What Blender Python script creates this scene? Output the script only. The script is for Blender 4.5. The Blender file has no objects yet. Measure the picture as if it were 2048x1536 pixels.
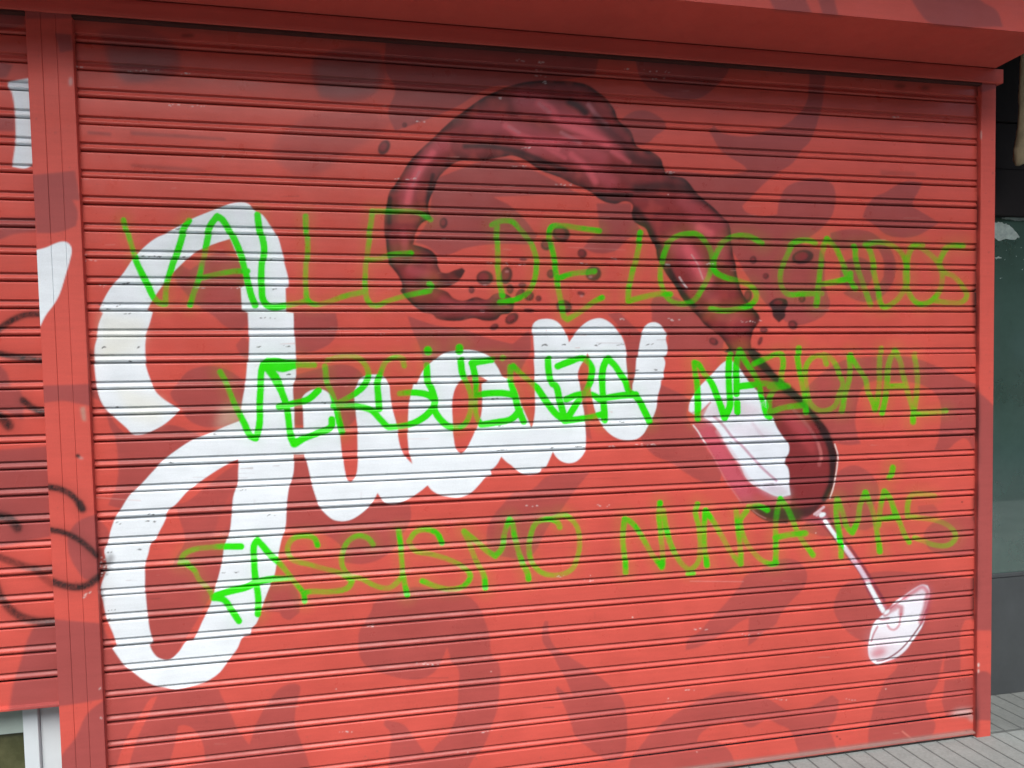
import bpy, math, random
import numpy as np
from mathutils import Matrix, Vector

# ------------------------------------------------------------------ camera, sky, sun, exposure
SC = bpy.context.scene
COL = SC.collection
GZ = 2.485                                     # height of the reference slat joint above the pavement
FPX, CX, CY = 1450.0, 1024.0, 768.0 + 79.1927  # focal length and principal point, photo pixels
YAW, PITCH, ROLL = 0.19920635, 0.04384788, -0.02074897
CAM = np.array([0.82507251, -2.42689516, GZ - 1.07208228])
_f = np.array([math.sin(YAW) * math.cos(PITCH), math.cos(YAW) * math.cos(PITCH), -math.sin(PITCH)])
_r0 = np.array([math.cos(YAW), -math.sin(YAW), 0.0]); _u0 = np.cross(_r0, _f)
_r = _r0 * math.cos(ROLL) + _u0 * math.sin(ROLL)
_u = -_r0 * math.sin(ROLL) + _u0 * math.cos(ROLL)

cam_data = bpy.data.cameras.new('camera')
cam_data.sensor_width = 36.0
cam_data.lens = 36.0 * FPX / 2048.0
cam_data.shift_y = (CY - 768.0) / 2048.0
cam_data.clip_start = 0.05
cam_data.clip_end = 2000.0
cam = bpy.data.objects.new('camera', cam_data); COL.objects.link(cam)
M = Matrix.Identity(4)
for i in range(3):
    M[i][0], M[i][1], M[i][2], M[i][3] = _r[i], _u[i], -_f[i], CAM[i]
cam.matrix_world = M
SC.camera = cam

SUN_ELEV, SUN_AZ = math.radians(52), math.radians(190)     # azimuth from +Y, clockwise: behind the camera
world = bpy.data.worlds.new('World'); SC.world = world; world.use_nodes = True
wn = world.node_tree.nodes; wl = world.node_tree.links
bg = wn['Background']; bg.inputs['Strength'].default_value = 0.10
sky = wn.new('ShaderNodeTexSky'); sky.sky_type = 'NISHITA'; sky.sun_disc = False
sky.sun_elevation = SUN_ELEV; sky.sun_rotation = SUN_AZ
sky.dust_density = 3.0; sky.air_density = 1.0; sky.ozone_density = 1.0
wl.new(sky.outputs['Color'], bg.inputs['Color'])
sun_data = bpy.data.lights.new('sun', 'SUN'); sun_data.energy = 1.2; sun_data.angle = math.radians(40)
sun_data.color = (1.0, 0.97, 0.94)
sun = bpy.data.objects.new('sun', sun_data); COL.objects.link(sun)
sd = Vector((math.sin(SUN_AZ) * math.cos(SUN_ELEV), math.cos(SUN_AZ) * math.cos(SUN_ELEV), math.sin(SUN_ELEV)))
sun.rotation_euler = sd.to_track_quat('Z', 'Y').to_euler()
SC.view_settings.view_transform = 'Standard'; SC.view_settings.look = 'None'
SC.view_settings.gamma = 1.0; SC.view_settings.use_curve_mapping = False
SC.view_settings.exposure = 1.38

rng = np.random.default_rng(7); random.seed(7)

# ------------------------------------------------------------------ helpers
def lin(r, g, b):
    c = np.array([r, g, b]) / 255.0
    return np.where(c <= 0.04045, c / 12.92, ((c + 0.055) / 1.055) ** 2.4)

def project(P):
    d = P - CAM; z = d @ _f
    return CX + FPX * (d @ _r) / z, CY - FPX * (d @ _u) / z

def at_y(x, y, Y=0.0):
    d = _f + _r * (x - CX) / FPX - _u * (y - CY) / FPX
    return CAM + d * (Y - CAM[1]) / d[1]

def at_z(x, y, Z=0.0):
    d = _f + _r * (x - CX) / FPX - _u * (y - CY) / FPX
    return CAM + d * (Z - CAM[2]) / d[2]

def tag(o, label=None, cat=None, group=None, kind=None):
    if label: o['label'] = label
    if cat: o['category'] = cat
    if group: o['group'] = group
    if kind: o['kind'] = kind
    return o

def thing(name, label, cat, loc=(0, 0, 0), group=None):
    o = bpy.data.objects.new(name, None); COL.objects.link(o); o.location = loc
    o.empty_display_size = 0.1
    return tag(o, label, cat, group)

def link_mesh(name, me, mat, parent=None):
    o = bpy.data.objects.new(name, me); COL.objects.link(o)
    me.materials.append(mat)
    if parent is not None:
        o.parent = parent
        o.matrix_parent_inverse = Matrix.Translation(-Vector(parent.location))
    return o

def fast_mesh(name, V, F, paint=None, normals=None):
    """vertices (n,3), quads (m,4) as one mesh, with paint colours and vertex normals"""
    me = bpy.data.meshes.new(name)
    n, m = len(V), len(F)
    me.vertices.add(n); me.vertices.foreach_set('co', V.astype(np.float32).ravel())
    me.loops.add(m * 4); me.loops.foreach_set('vertex_index', F.astype(np.int32).ravel())
    me.polygons.add(m)
    me.polygons.foreach_set('loop_start', np.arange(0, m * 4, 4, dtype=np.int32))
    me.polygons.foreach_set('use_smooth', np.ones(m, dtype=bool))
    if paint is not None:
        a = me.attributes.new('paint', 'FLOAT_COLOR', 'POINT')
        c = np.ones((n, 4), np.float32); c[:, :3] = paint
        a.data.foreach_set('color', c.ravel())
    me.update(calc_edges=True)
    if normals is not None:
        me.normals_split_custom_set_from_vertices(normals.astype(np.float32))
    return me

def grid_faces(nr, nc):
    i = np.arange(nr - 1)[:, None] * nc + np.arange(nc - 1)[None, :]
    return np.stack([i, i + 1, i + 1 + nc, i + nc], -1).reshape(-1, 4)[:, ::-1]

class MB:
    """collects boxes and prisms into one mesh"""
    def __init__(s): s.v = []; s.f = []
    def box(s, x0, x1, y0, y1, z0, z1):
        b = len(s.v)
        s.v += [(x0, y0, z0), (x1, y0, z0), (x1, y1, z0), (x0, y1, z0), (x0, y0, z1), (x1, y0, z1), (x1, y1, z1), (x0, y1, z1)]
        s.f += [tuple(b + i for i in q) for q in ((0, 3, 2, 1), (4, 5, 6, 7), (0, 1, 5, 4), (1, 2, 6, 5), (2, 3, 7, 6), (3, 0, 4, 7))]
        return s
    def prism_x(s, prof, x0, x1):
        """profile of (y, z) extruded along x"""
        b = len(s.v); n = len(prof)
        for x in (x0, x1): s.v += [(x, y, z) for y, z in prof]
        for i in range(n):
            j = (i + 1) % n; s.f.append((b + i, b + j, b + n + j, b + n + i))
        s.f.append(tuple(b + i for i in range(n))[::-1]); s.f.append(tuple(b + n + i for i in range(n)))
        return s
    def tube(s, pts, radii, seg=10):
        b = len(s.v); n = len(pts)
        for p, (ra, rb) in zip(pts, radii):
            for k in range(seg):
                a = 2 * math.pi * k / seg
                s.v.append((p[0] + ra * math.cos(a), p[1] + rb * math.sin(a), p[2]))
        for i in range(n - 1):
            for k in range(seg):
                k2 = (k + 1) % seg
                s.f.append((b + i * seg + k, b + i * seg + k2, b + (i + 1) * seg + k2, b + (i + 1) * seg + k))
        s.f.append(tuple(b + k for k in range(seg))); s.f.append(tuple(b + (n - 1) * seg + k for k in range(seg))[::-1])
        return s
    def build(s, name, mat, parent=None, bevel=0.0, smooth=False):
        import bmesh
        me = bpy.data.meshes.new(name); me.from_pydata([tuple(map(float, v)) for v in s.v], [], s.f)
        bm = bmesh.new(); bm.from_mesh(me); bmesh.ops.recalc_face_normals(bm, faces=bm.faces)
        if bevel > 0:
            bmesh.ops.bevel(bm, geom=[e for e in bm.edges if e.calc_face_angle(0) > 0.5], offset=bevel, segments=2, profile=0.6, affect='EDGES')
        bm.to_mesh(me); bm.free(); me.update()
        if smooth:
            me.polygons.foreach_set('use_smooth', [True] * len(me.polygons))
        return link_mesh(name, me, mat, parent)

def node_mat(name):
    m = bpy.data.materials.new(name); m.use_nodes = True
    nt = m.node_tree
    return m, nt.nodes, nt.links, nt.nodes['Principled BSDF']

def mix_rgb(n, l, blend, fac, a, b):
    x = n.new('ShaderNodeMix'); x.data_type = 'RGBA'; x.blend_type = blend
    for sock, val in ((x.inputs[0], fac), (x.inputs[6], a), (x.inputs[7], b)):
        if hasattr(val, 'is_linked'): l.new(val, sock)
        elif isinstance(val, (int, float)): sock.default_value = val
        else: sock.default_value = tuple(val) + (1.0,) if len(val) == 3 else tuple(val)
    return x.outputs[2]

def noise(n, l, scale, detail=4, rough=0.6, vec=None, stretch=None):
    t = n.new('ShaderNodeTexNoise'); t.inputs['Scale'].default_value = scale
    t.inputs['Detail'].default_value = detail; t.inputs['Roughness'].default_value = rough
    tc = n.new('ShaderNodeTexCoord'); src = tc.outputs['Object']
    if stretch:
        mp = n.new('ShaderNodeMapping'); mp.inputs['Scale'].default_value = stretch; l.new(src, mp.inputs['Vector']); src = mp.outputs['Vector']
    l.new(src, t.inputs['Vector'])
    return t.outputs['Fac']

def ramp(n, l, src, stops):
    r = n.new('ShaderNodeValToRGB'); l.new(src, r.inputs['Fac'])
    while len(r.color_ramp.elements) < len(stops): r.color_ramp.elements.new(0.5)
    for e, (p, c) in zip(r.color_ramp.elements, stops):
        e.position = p; e.color = (c, c, c, 1) if isinstance(c, (int, float)) else tuple(c) + (1,)
    return r.outputs['Color']

def bump(n, l, src, strength, dist, bsdf):
    b = n.new('ShaderNodeBump'); b.inputs['Strength'].default_value = strength; b.inputs['Distance'].default_value = dist
    l.new(src, b.inputs['Height']); l.new(b.outputs['Normal'], bsdf.inputs['Normal'])

def painted_metal(name, rough=0.32, dirt=0.16):
    m, n, l, p = node_mat(name)
    a = n.new('ShaderNodeAttribute'); a.attribute_name = 'paint'
    big = ramp(n, l, noise(n, l, 2.3, 5, 0.6), [(0.3, 1.0 - dirt), (0.7, 1.0)])
    c = mix_rgb(n, l, 'MULTIPLY', 1.0, a.outputs['Color'], big)
    streak = ramp(n, l, noise(n, l, 6.0, 6, 0.7, stretch=(1.0, 1.0, 9.0)), [(0.32, 0.90), (0.62, 1.0)])
    c = mix_rgb(n, l, 'MULTIPLY', 0.8, c, streak)
    fine = ramp(n, l, noise(n, l, 240.0, 3, 0.7), [(0.25, 0.93), (0.75, 1.05)])
    c = mix_rgb(n, l, 'MULTIPLY', 0.8, c, fine)
    l.new(c, p.inputs['Base Color'])
    rr = ramp(n, l, noise(n, l, 14.0, 4, 0.6), [(0.3, rough - 0.08), (0.7, rough + 0.14)])
    l.new(rr, p.inputs['Roughness']); p.inputs['Specular IOR Level'].default_value = 0.27
    bump(n, l, noise(n, l, 60.0, 5, 0.65), 0.12, 0.002, p)
    return m

def plain_mat(name, col, rough=0.6, var=0.15, scale=8.0, bstr=0.1, metal=0.0, spec=0.4):
    m, n, l, p = node_mat(name)
    v = ramp(n, l, noise(n, l, scale, 6, 0.65), [(0.25, 1.0 - var), (0.75, 1.0 + var * 0.5)])
    c = mix_rgb(n, l, 'MULTIPLY', 1.0, tuple(col), v)
    l.new(c, p.inputs['Base Color']); p.inputs['Roughness'].default_value = rough
    p.inputs['Metallic'].default_value = metal; p.inputs['Specular IOR Level'].default_value = spec
    bump(n, l, noise(n, l, scale * 9, 4, 0.6), bstr, 0.003, p)
    return m

# ------------------------------------------------------------------ the mural's shapes (photo pixel coordinates, put on the metal by real projection)
def T(c, r, s, z=4.0):
    """points read in an enlarged 512 x 384 tile"""
    return [(c * 512 + float(a.split(',')[0]) / z, r * 384 + float(a.split(',')[1]) / z) for a in s.split()]
def V(ox, oy, z, s):
    return [(ox + float(a.split(',')[0]) / z, oy + float(a.split(',')[1]) / z) for a in s.split()]
def S(s):
    return [tuple(float(q) for q in a.split(',')) for a in s.split()]

def smooth_poly(pts, closed=True, corner=0.9, step=3.0):
    P = np.array([p[:2] for p in pts], float)
    n = len(P); out = []
    def tang(i):
        a, b, c = P[(i - 1) % n], P[i], P[(i + 1) % n]
        if not closed and (i == 0 or i == n - 1): return None
        d1, d2 = b - a, c - b
        l1, l2 = np.hypot(*d1) + 1e-6, np.hypot(*d2) + 1e-6
        ang = math.acos(max(-1, min(1, float(d1 @ d2) / (l1 * l2))))
        if ang > corner: return None
        t = d1 / l1 + d2 / l2
        return t / (np.hypot(*t) + 1e-6)
    m = n if closed else n - 1
    for i in range(m):
        j = (i + 1) % n
        a, b = P[i], P[j]; L = np.hypot(*(b - a))
        ta, tb = tang(i), tang(j)
        ta = (b - a) / (L + 1e-6) if ta is None else ta
        tb = (b - a) / (L + 1e-6) if tb is None else tb
        k = max(1, int(L / step))
        for q in range(k):
            t = q / k
            h00 = 2 * t**3 - 3 * t**2 + 1; h10 = t**3 - 2 * t**2 + t; h01 = -2 * t**3 + 3 * t**2; h11 = t**3 - t**2
            out.append(h00 * a + h10 * L * ta + h01 * b + h11 * L * tb)
    if not closed: out.append(P[-1])
    return np.array(out)

X0, Y0, CW, CH = -260, -160, 2560, 1860        # canvas window in photo pixels

def blur(A, s):
    if s <= 0.3: return A
    r = int(3 * s + 1); k = np.exp(-0.5 * (np.arange(-r, r + 1) / s) ** 2); k /= k.sum()
    B = np.pad(A, ((r, r), (0, 0)), mode='edge'); A = sum(k[i] * B[i:i + A.shape[0]] for i in range(2 * r + 1))
    B = np.pad(A, ((0, 0), (r, r)), mode='edge'); return sum(k[i] * B[:, i:i + A.shape[1]] for i in range(2 * r + 1))

class Canvas:
    def __init__(s, base):
        s.c = np.empty((CH, CW, 3), np.float32); s.c[:] = base
        s.id = np.zeros((CH, CW), np.uint8)
    def fill_mask(s, pts, soft=0.7, smooth=True, corner=0.9, holes=()):
        rings = [smooth_poly(p, True, corner) if smooth else np.array(p, float) for p in [pts] + list(holes)]
        allp = np.concatenate(rings); pad = int(3 * soft + 4)
        x0 = max(0, int(allp[:, 0].min() - X0) - pad); x1 = min(CW, int(allp[:, 0].max() - X0) + pad)
        y0 = max(0, int(allp[:, 1].min() - Y0) - pad); y1 = min(CH, int(allp[:, 1].max() - Y0) + pad)
        if x1 <= x0 or y1 <= y0: return None
        w, h = x1 - x0, y1 - y0; SS = 3
        acc = np.zeros((h * SS, w + 1))
        A = np.concatenate([np.stack([r, np.roll(r, -1, 0)], 1) for r in rings])
        ax, ay, bx, by = A[:, 0, 0], A[:, 0, 1], A[:, 1, 0], A[:, 1, 1]
        for q in range(h * SS):
            y = Y0 + y0 + (q + 0.5) / SS
            hit = (ay <= y) != (by <= y)
            if not hit.any(): continue
            xs = np.sort(ax[hit] + (y - ay[hit]) / (by[hit] - ay[hit]) * (bx[hit] - ax[hit])) - X0 - x0
            for a, b in zip(xs[0::2], xs[1::2]):
                a = min(max(a, 0), w); b = min(max(b, 0), w)
                ia, ib = int(a), int(b)
                if ia == ib: acc[q, ia] += b - a
                else:
                    acc[q, ia] += ia + 1 - a; acc[q, ia + 1:ib] += 1; acc[q, ib] += b - ib
        m = acc[:, :w].reshape(h, SS, w).mean(1)
        return (y0, y1, x0, x1), blur(np.clip(m, 0, 1), soft)
    def put(s, reg, m, col, pid=None, thr=0.5):
        y0, y1, x0, x1 = reg
        m = m.astype(np.float32)
        s.c[y0:y1, x0:x1] += m[..., None] * (np.asarray(col, np.float32) - s.c[y0:y1, x0:x1])
        if pid is not None: s.id[y0:y1, x0:x1][m > thr] = pid
    def poly(s, pts, col, soft=0.7, a=1.0, pid=None, smooth=True, corner=0.9, holes=()):
        r = s.fill_mask(pts, soft, smooth, corner, holes)
        if r: s.put(r[0], r[1] * a, col, pid, 0.5 * a)
        return r
    def field(s, strokes, soft, wmul=1.0, grain=0.0):
        """max-combined alpha of many soft strokes [(x, y, width, alpha)...]"""
        F = np.zeros((CH, CW), np.float32)
        for st in strokes:
            P = np.array(st, float)
            xy = smooth_poly(P[:, :2], False, 1.2, 4.0)
            # carry width and alpha along by nearest arc position
            d = np.r_[0, np.cumsum(np.hypot(*np.diff(xy, axis=0).T))]
            idx = [int(np.argmin(np.hypot(xy[:, 0] - p[0], xy[:, 1] - p[1]))) for p in P]
            idx = np.maximum.accumulate(idx); dd = d[idx] + np.arange(len(idx)) * 1e-4
            W = np.interp(d, dd, P[:, 2]) * wmul; Al = np.interp(d, dd, P[:, 3])
            for i in range(max(1, len(xy) - 1)):
                a = xy[i]; b = xy[min(i + 1, len(xy) - 1)]; r = W[i] / 2; R = r * (1 + soft) + 2
                x0 = max(0, int(min(a[0], b[0]) - R - X0)); x1 = min(CW, int(max(a[0], b[0]) + R - X0) + 2)
                y0 = max(0, int(min(a[1], b[1]) - R - Y0)); y1 = min(CH, int(max(a[1], b[1]) + R - Y0) + 2)
                if x1 <= x0 or y1 <= y0: continue
                gx = np.arange(x0, x1) + X0 + 0.5; gy = (np.arange(y0, y1) + Y0 + 0.5)[:, None]
                vx, vy = b - a; L2 = vx * vx + vy * vy + 1e-9
                t = np.clip(((gx - a[0]) * vx + (gy - a[1]) * vy) / L2, 0, 1)
                dist = np.hypot(gx - a[0] - t * vx, gy - a[1] - t * vy)
                e0, e1 = r * (1 - soft), r * (1 + soft) + 0.6
                q = np.clip((e1 - dist) / (e1 - e0), 0, 1); q = q * q * (3 - 2 * q) * Al[i]
                np.maximum(F[y0:y1, x0:x1], q, out=F[y0:y1, x0:x1])
        if grain: F *= np.clip(1 + grain * blur(rng.standard_normal((CH, CW)).astype(np.float32), 1.0) * 3, 0, 1.6)
        return np.clip(F, 0, 1)
    def lay(s, F, col, pid=None, thr=0.35):
        s.c += F[..., None] * (np.asarray(col, np.float32) - s.c)
        if pid is not None: s.id[F > thr] = pid
    def line(s, pts, w, col, a=1.0, soft=0.5, pid=None):
        F = s.field([[(p[0], p[1], w, a) for p in pts]], soft)
        s.lay(F, col, pid, 0.5 * a)
    def ell(s, cx, cy, rx, ry, col, rot=0, soft=1.0, a=1.0, pid=None):
        t = np.linspace(0, 2 * math.pi, 28, endpoint=False); c, sn = math.cos(rot), math.sin(rot)
        s.poly([(cx + rx * math.cos(q) * c - ry * math.sin(q) * sn, cy + rx * math.cos(q) * sn + ry * math.sin(q) * c) for q in t], col, soft, a, pid, smooth=False)
    def sample(s, P, dx=0.0):
        x, y = project(P); x = x + dx - X0 - 0.5; y = y - Y0 - 0.5
        x = np.clip(x, 0, CW - 1.001); y = np.clip(y, 0, CH - 1.001)
        xi, yi = x.astype(int), y.astype(int); fx = (x - xi)[:, None].astype(np.float32); fy = (y - yi)[:, None].astype(np.float32)
        C = s.c
        return (C[yi, xi] * (1 - fx) + C[yi, xi + 1] * fx) * (1 - fy) + (C[yi + 1, xi] * (1 - fx) + C[yi + 1, xi + 1] * fx) * fy
    def sample_id(s, P, dx=0.0):
        x, y = project(P); x = np.clip((x + dx - X0).astype(int), 0, CW - 1); y = np.clip((y - Y0).astype(int), 0, CH - 1)
        return s.id[y, x]

RED = np.array([0.60, 0.093, 0.070])          # base coat
DARK = np.array([0.36, 0.073, 0.067])        # darker brush shapes of the background pattern
WHITE = np.array([0.79, 0.86, 0.90])
GREEN = np.array([0.008, 0.74, 0.003])
WINE = np.array([0.235, 0.034, 0.036]); WDARK = np.array([0.032, 0.016, 0.016]); WPINK = np.array([0.56, 0.095, 0.115])
PINK = np.array([0.52, 0.095, 0.13]); BLACK = np.array([0.028, 0.016, 0.016])

def paint_pattern(cv):
    """the darker brush shapes behind everything on the big shutter"""
    D = DARK
    def d(s, a=1.0, soft=1.2): pat(S(s), a, soft)
    def pat(pts, a=1.0, soft=1.2):                      # the brush shapes were laid on thinner lower down
        t = min(1, max(0, (np.mean([p[1] for p in pts]) - 500) / 600)); cv.poly(pts, D, soft, a * (1 - .26 * t))
    d('195,60 300,60 355,100 360,140 330,160 250,165 215,120 205,85', .75, 4)
    d('625,115 690,95 760,100 770,150 745,190 690,205 640,195 622,150', .8, 3)
    d('772,80 1040,95 1200,105 1190,150 1040,170 980,175 910,215 850,240 790,262 776,225 790,180 770,140')
    d('560,270 640,225 720,222 790,240 745,275 690,310 640,345 580,345 540,305', .55, 5)
    d('1270,108 1462,116 1455,145 1434,170 1400,195 1360,200 1325,190 1290,170 1275,140')
    d('1230,250 1264,224 1290,221 1312,230 1330,245 1332,258 1310,272 1296,286 1270,290 1245,280')
    d('1618,115 1656,115 1648,175 1641,220 1631,255 1618,285 1603,300 1586,325 1551,348 1525,370 1500,396 1485,412 1492,423 1520,432 1555,429 1560,398 1572,375 1600,362 1640,356 1665,370 1671,400 1665,430 1645,455 1620,475 1602,490 1640,500 1648,520 1650,570 1656,592 1660,605 1650,628 1620,645 1590,650 1560,635 1530,605 1500,560 1440,470 1330,340 1385,345 1455,350 1495,342 1489,333 1460,315 1440,300 1426,275 1418,262 1428,250 1437,262 1470,272 1500,273 1536,260 1560,255 1586,238 1610,208 1618,170')
    d('1661,466 1686,460 1716,459 1746,466 1768,484 1784,506 1791,534 1788,559 1773,584 1751,601 1726,604 1698,594 1686,586 1696,581 1726,584 1748,576 1766,556 1767,531 1761,509 1751,496 1726,494 1696,499 1676,499 1666,489')
    cv.ell(1713, 547, 33, 33, D, soft=1.2)
    d('1770,385 1790,372 1815,362 1845,365 1836,384 1826,402 1826,414 1856,431 1878,446 1863,456 1836,471 1806,475 1773,469 1751,451 1726,434 1733,416 1746,396')
    d('1590,800 1640,750 1690,720 1740,714 1820,714 1880,735 1930,760 1975,775 1975,905 1945,900 1935,880 1926,876 1911,885 1893,900 1868,900 1876,880 1881,855 1883,828 1881,810 1873,790 1851,773 1830,766 1790,763 1740,764 1725,775 1716,800 1711,828 1713,855 1721,888 1691,890 1660,880')
    d('1640,1010 1672,950 1690,935 1712,931 1735,942 1752,960 1758,985 1746,1020 1752,1050 1735,1060 1690,1055 1665,1072 1600,1060')
    d('1850,1065 1873,1043 1911,1033 1970,1033 1970,1103 1911,1113 1886,1110 1861,1100 1850,1082')
    d('1836,1012 1868,1008 1880,1025 1860,1035 1840,1033', .7)
    d('1676,1187 1688,1170 1711,1160 1731,1148 1860,1148 1970,1160 1970,1235 1930,1240 1921,1262 1921,1300 1920,1345 1886,1345 1890,1300 1880,1340 1872,1370 1860,1388 1853,1410 1862,1432 1871,1450 1858,1482 1736,1495 1738,1455 1745,1430 1750,1405 1760,1380 1770,1360 1790,1340 1796,1330 1780,1310 1733,1285 1710,1275 1690,1258 1674,1235 1668,1215')
    d('1888,1360 1970,1350 1970,1440 1893,1432 1885,1400')
    d('1490,1152 1520,1140 1560,1118 1600,1125 1614,1150 1606,1177 1583,1202 1561,1230 1551,1250 1530,1262 1510,1282 1496,1292 1499,1235 1484,1242 1459,1260 1424,1280 1394,1295 1371,1300 1374,1282 1401,1262 1424,1235 1444,1215 1464,1192 1481,1170')
    pat(T(2, 3, '250,530 245,430 262,360 292,360 300,470 350,570 450,640 590,730 720,820 820,910 880,980 910,1080 915,1200 920,1300 910,1400 850,1470 780,1490 720,1450 600,1360 500,1280 470,1190 420,1050 380,970 350,900 370,880 410,920 490,960 430,820 380,740 330,640'), 1.0, 1.0)
    d('1259,1600 1259,1527 1284,1490 1316,1452 1361,1420 1406,1397 1449,1384 1486,1384 1524,1392 1561,1414 1573,1421 1618,1414 1641,1402 1663,1390 1676,1400 1671,1440 1656,1457 1666,1477 1673,1500 1601,1514 1591,1485 1581,1460 1561,1450 1536,1440 1500,1455 1480,1444 1430,1450 1400,1470 1395,1484 1436,1484 1459,1502 1469,1527 1469,1600')
    pat(T(1, 3, '820,540 830,440 870,370 920,280 960,200 1150,130 1250,90 1400,100 1690,160 1770,230 1830,350 1870,480 1890,640 1940,700 1950,900 1930,1060 1880,1200 1820,1350 1740,1470 1640,1640 1080,1640 1060,1450 1070,1250 1020,1190 1030,1150 1180,1190 1240,1260 1300,1350 1350,1410 1400,1410 1450,1340 1530,1270 1580,1180 1610,1080 1620,900 1615,740 1560,680 1550,620 1530,570 1500,650 1450,740 1380,800 1230,830 1050,790 900,730 840,660'), 1.0, 1.2)
    d('187,1030 205,1045 218,1065 215,1090 205,1110 200,1152 205,1250 225,1290 250,1330 310,1370 400,1378 437,1377 445,1397 462,1427 475,1457 498,1490 512,1450 517,1440 530,1415 545,1392 567,1372 590,1367 600,1372 600,1380 592,1417 591,1452 600,1480 612,1514 650,1640 160,1640 187,1200')
    for s in ('315,1392 302,1397 282,1427 260,1465 240,1507 225,1560 250,1560 270,1490 295,1435', '357,1452 350,1485 340,1522 340,1545 410,1522 405,1487 390,1460 370,1450'):
        cv.poly(S(s), RED, 1.0)
    d('340,785 355,768 375,744 405,733 440,734 475,751 492,768 490,840 475,848 440,853 405,853 375,838 360,813 345,798')
    d('345,520 380,540 395,530 410,515 440,505 480,520 500,600 496,650 480,660 455,655 425,630 400,615 370,585 352,560', .9, 1.5)
    d('470,690 486,672 500,690 495,720 480,710', .8)
    d('180,790 205,810 220,855 232,880 237,918 236,948 230,980 220,1003 217,1010 245,1018 300,960 360,900 400,870 340,850 300,860 250,868 225,840 200,780 187,760')
    d('475,925 440,950 405,980 370,1005 352,1008 360,1040 367,1060 370,1085 355,1110 346,1130 290,1140 290,1300 300,1330 340,1330 440,1150 475,1000')
    cv.poly(S('462,985 440,1030 428,1070 436,1080 462,1040'), RED, 2.0, .35)
    pat(T(1, 1, '290,960 640,970 655,1080 600,1200 500,1260 400,1285 290,1270'), 1.0, 1.2)
    d('585,752 632,739 667,730 697,730 722,744 732,768 722,790 714,830 697,852 687,853 580,850')
    d('588,905 612,910 640,1000 690,1042 760,1000 820,1005 822,1035 812,1060 798,1075 790,1095 762,1118 725,1128 690,1125 680,1090 650,1070 575,1055 570,1030 580,960')
    d('1181,943 1094,953 1069,976 1050,985 1030,985 1005,1010 988,1030 976,1055 974,1080 980,1110 1000,1112 1054,1123 1074,1100 1089,1068 1104,1043 1119,1025 1131,1008 1151,980 1169,958')
    pat(T(1, 3, '100,60 290,50 340,150 350,290 270,355 210,330 190,290 60,280'), 1.0, 1.2)
    d('815,632 825,660 840,700 850,735 980,750 1040,745 1060,700 1058,660 1024,688 975,676 930,660 870,650')
    d('869,357 1011,316 1045,330 1163,390 1080,390 987,394 1024,414 1052,441 1075,472 1062,489 977,489 930,496 882,511 852,492 828,485 858,438 862,411')
    d('1194,407 1262,407 1270,440 1290,470 1268,472 1248,485 1228,502 1190,506 1165,496 1180,478 1200,468 1198,440')
    pat(T(2, 1, '1110,900 1140,840 1200,820 1330,850 1480,990 1600,1100 1690,1190 1680,1250 1560,1270 1240,1270 1230,1110 1120,1030 1120,960'), 1.0, 1.2)
    d('1215,628 1240,625 1265,650 1285,668 1275,720 1270,780 1250,780 1250,690 1235,650', .9)
    pat(T(2, 2, '1180,0 1290,50 1380,95 1420,130 1400,200 1400,260 1440,330 1530,440 1560,530 1640,620 1680,700 1660,790 1560,790 1440,740 1360,690 1250,620 1150,580 1090,530 1030,430 1080,350 1150,200'), 1.0, 1.2)
    d('1158,768 1172,768 1172,800 1185,880 1172,870 1160,820', .8)
    # old grey scuffs and over-sprayed patches near the top
    for s, a in (('175,262 222,266 222,272 175,268', .5), ('260,262 450,276 452,281 262,270', .45), ('262,328 380,336 420,340 380,342 262,334', .4), ('1760,340 1830,345 1832,352 1762,350', .3)):
        cv.poly(S(s), np.array([.10, .045, .045]), 2.0, a)
    cv.poly(S('215,95 350,100 352,120 300,160 250,165 222,140'), np.array([.21, .12, .12]), 6, .4)
    cv.poly(S('630,120 760,122 750,180 690,195 640,190'), np.array([.2, .13, .13]), 5, .35)
    for x, y, w in ((375, 71, 14), (1800, 172, 12), (1850, 176, 9)):
        cv.ell(x, y, w, 4, BLACK, soft=2.5, a=.6)

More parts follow.
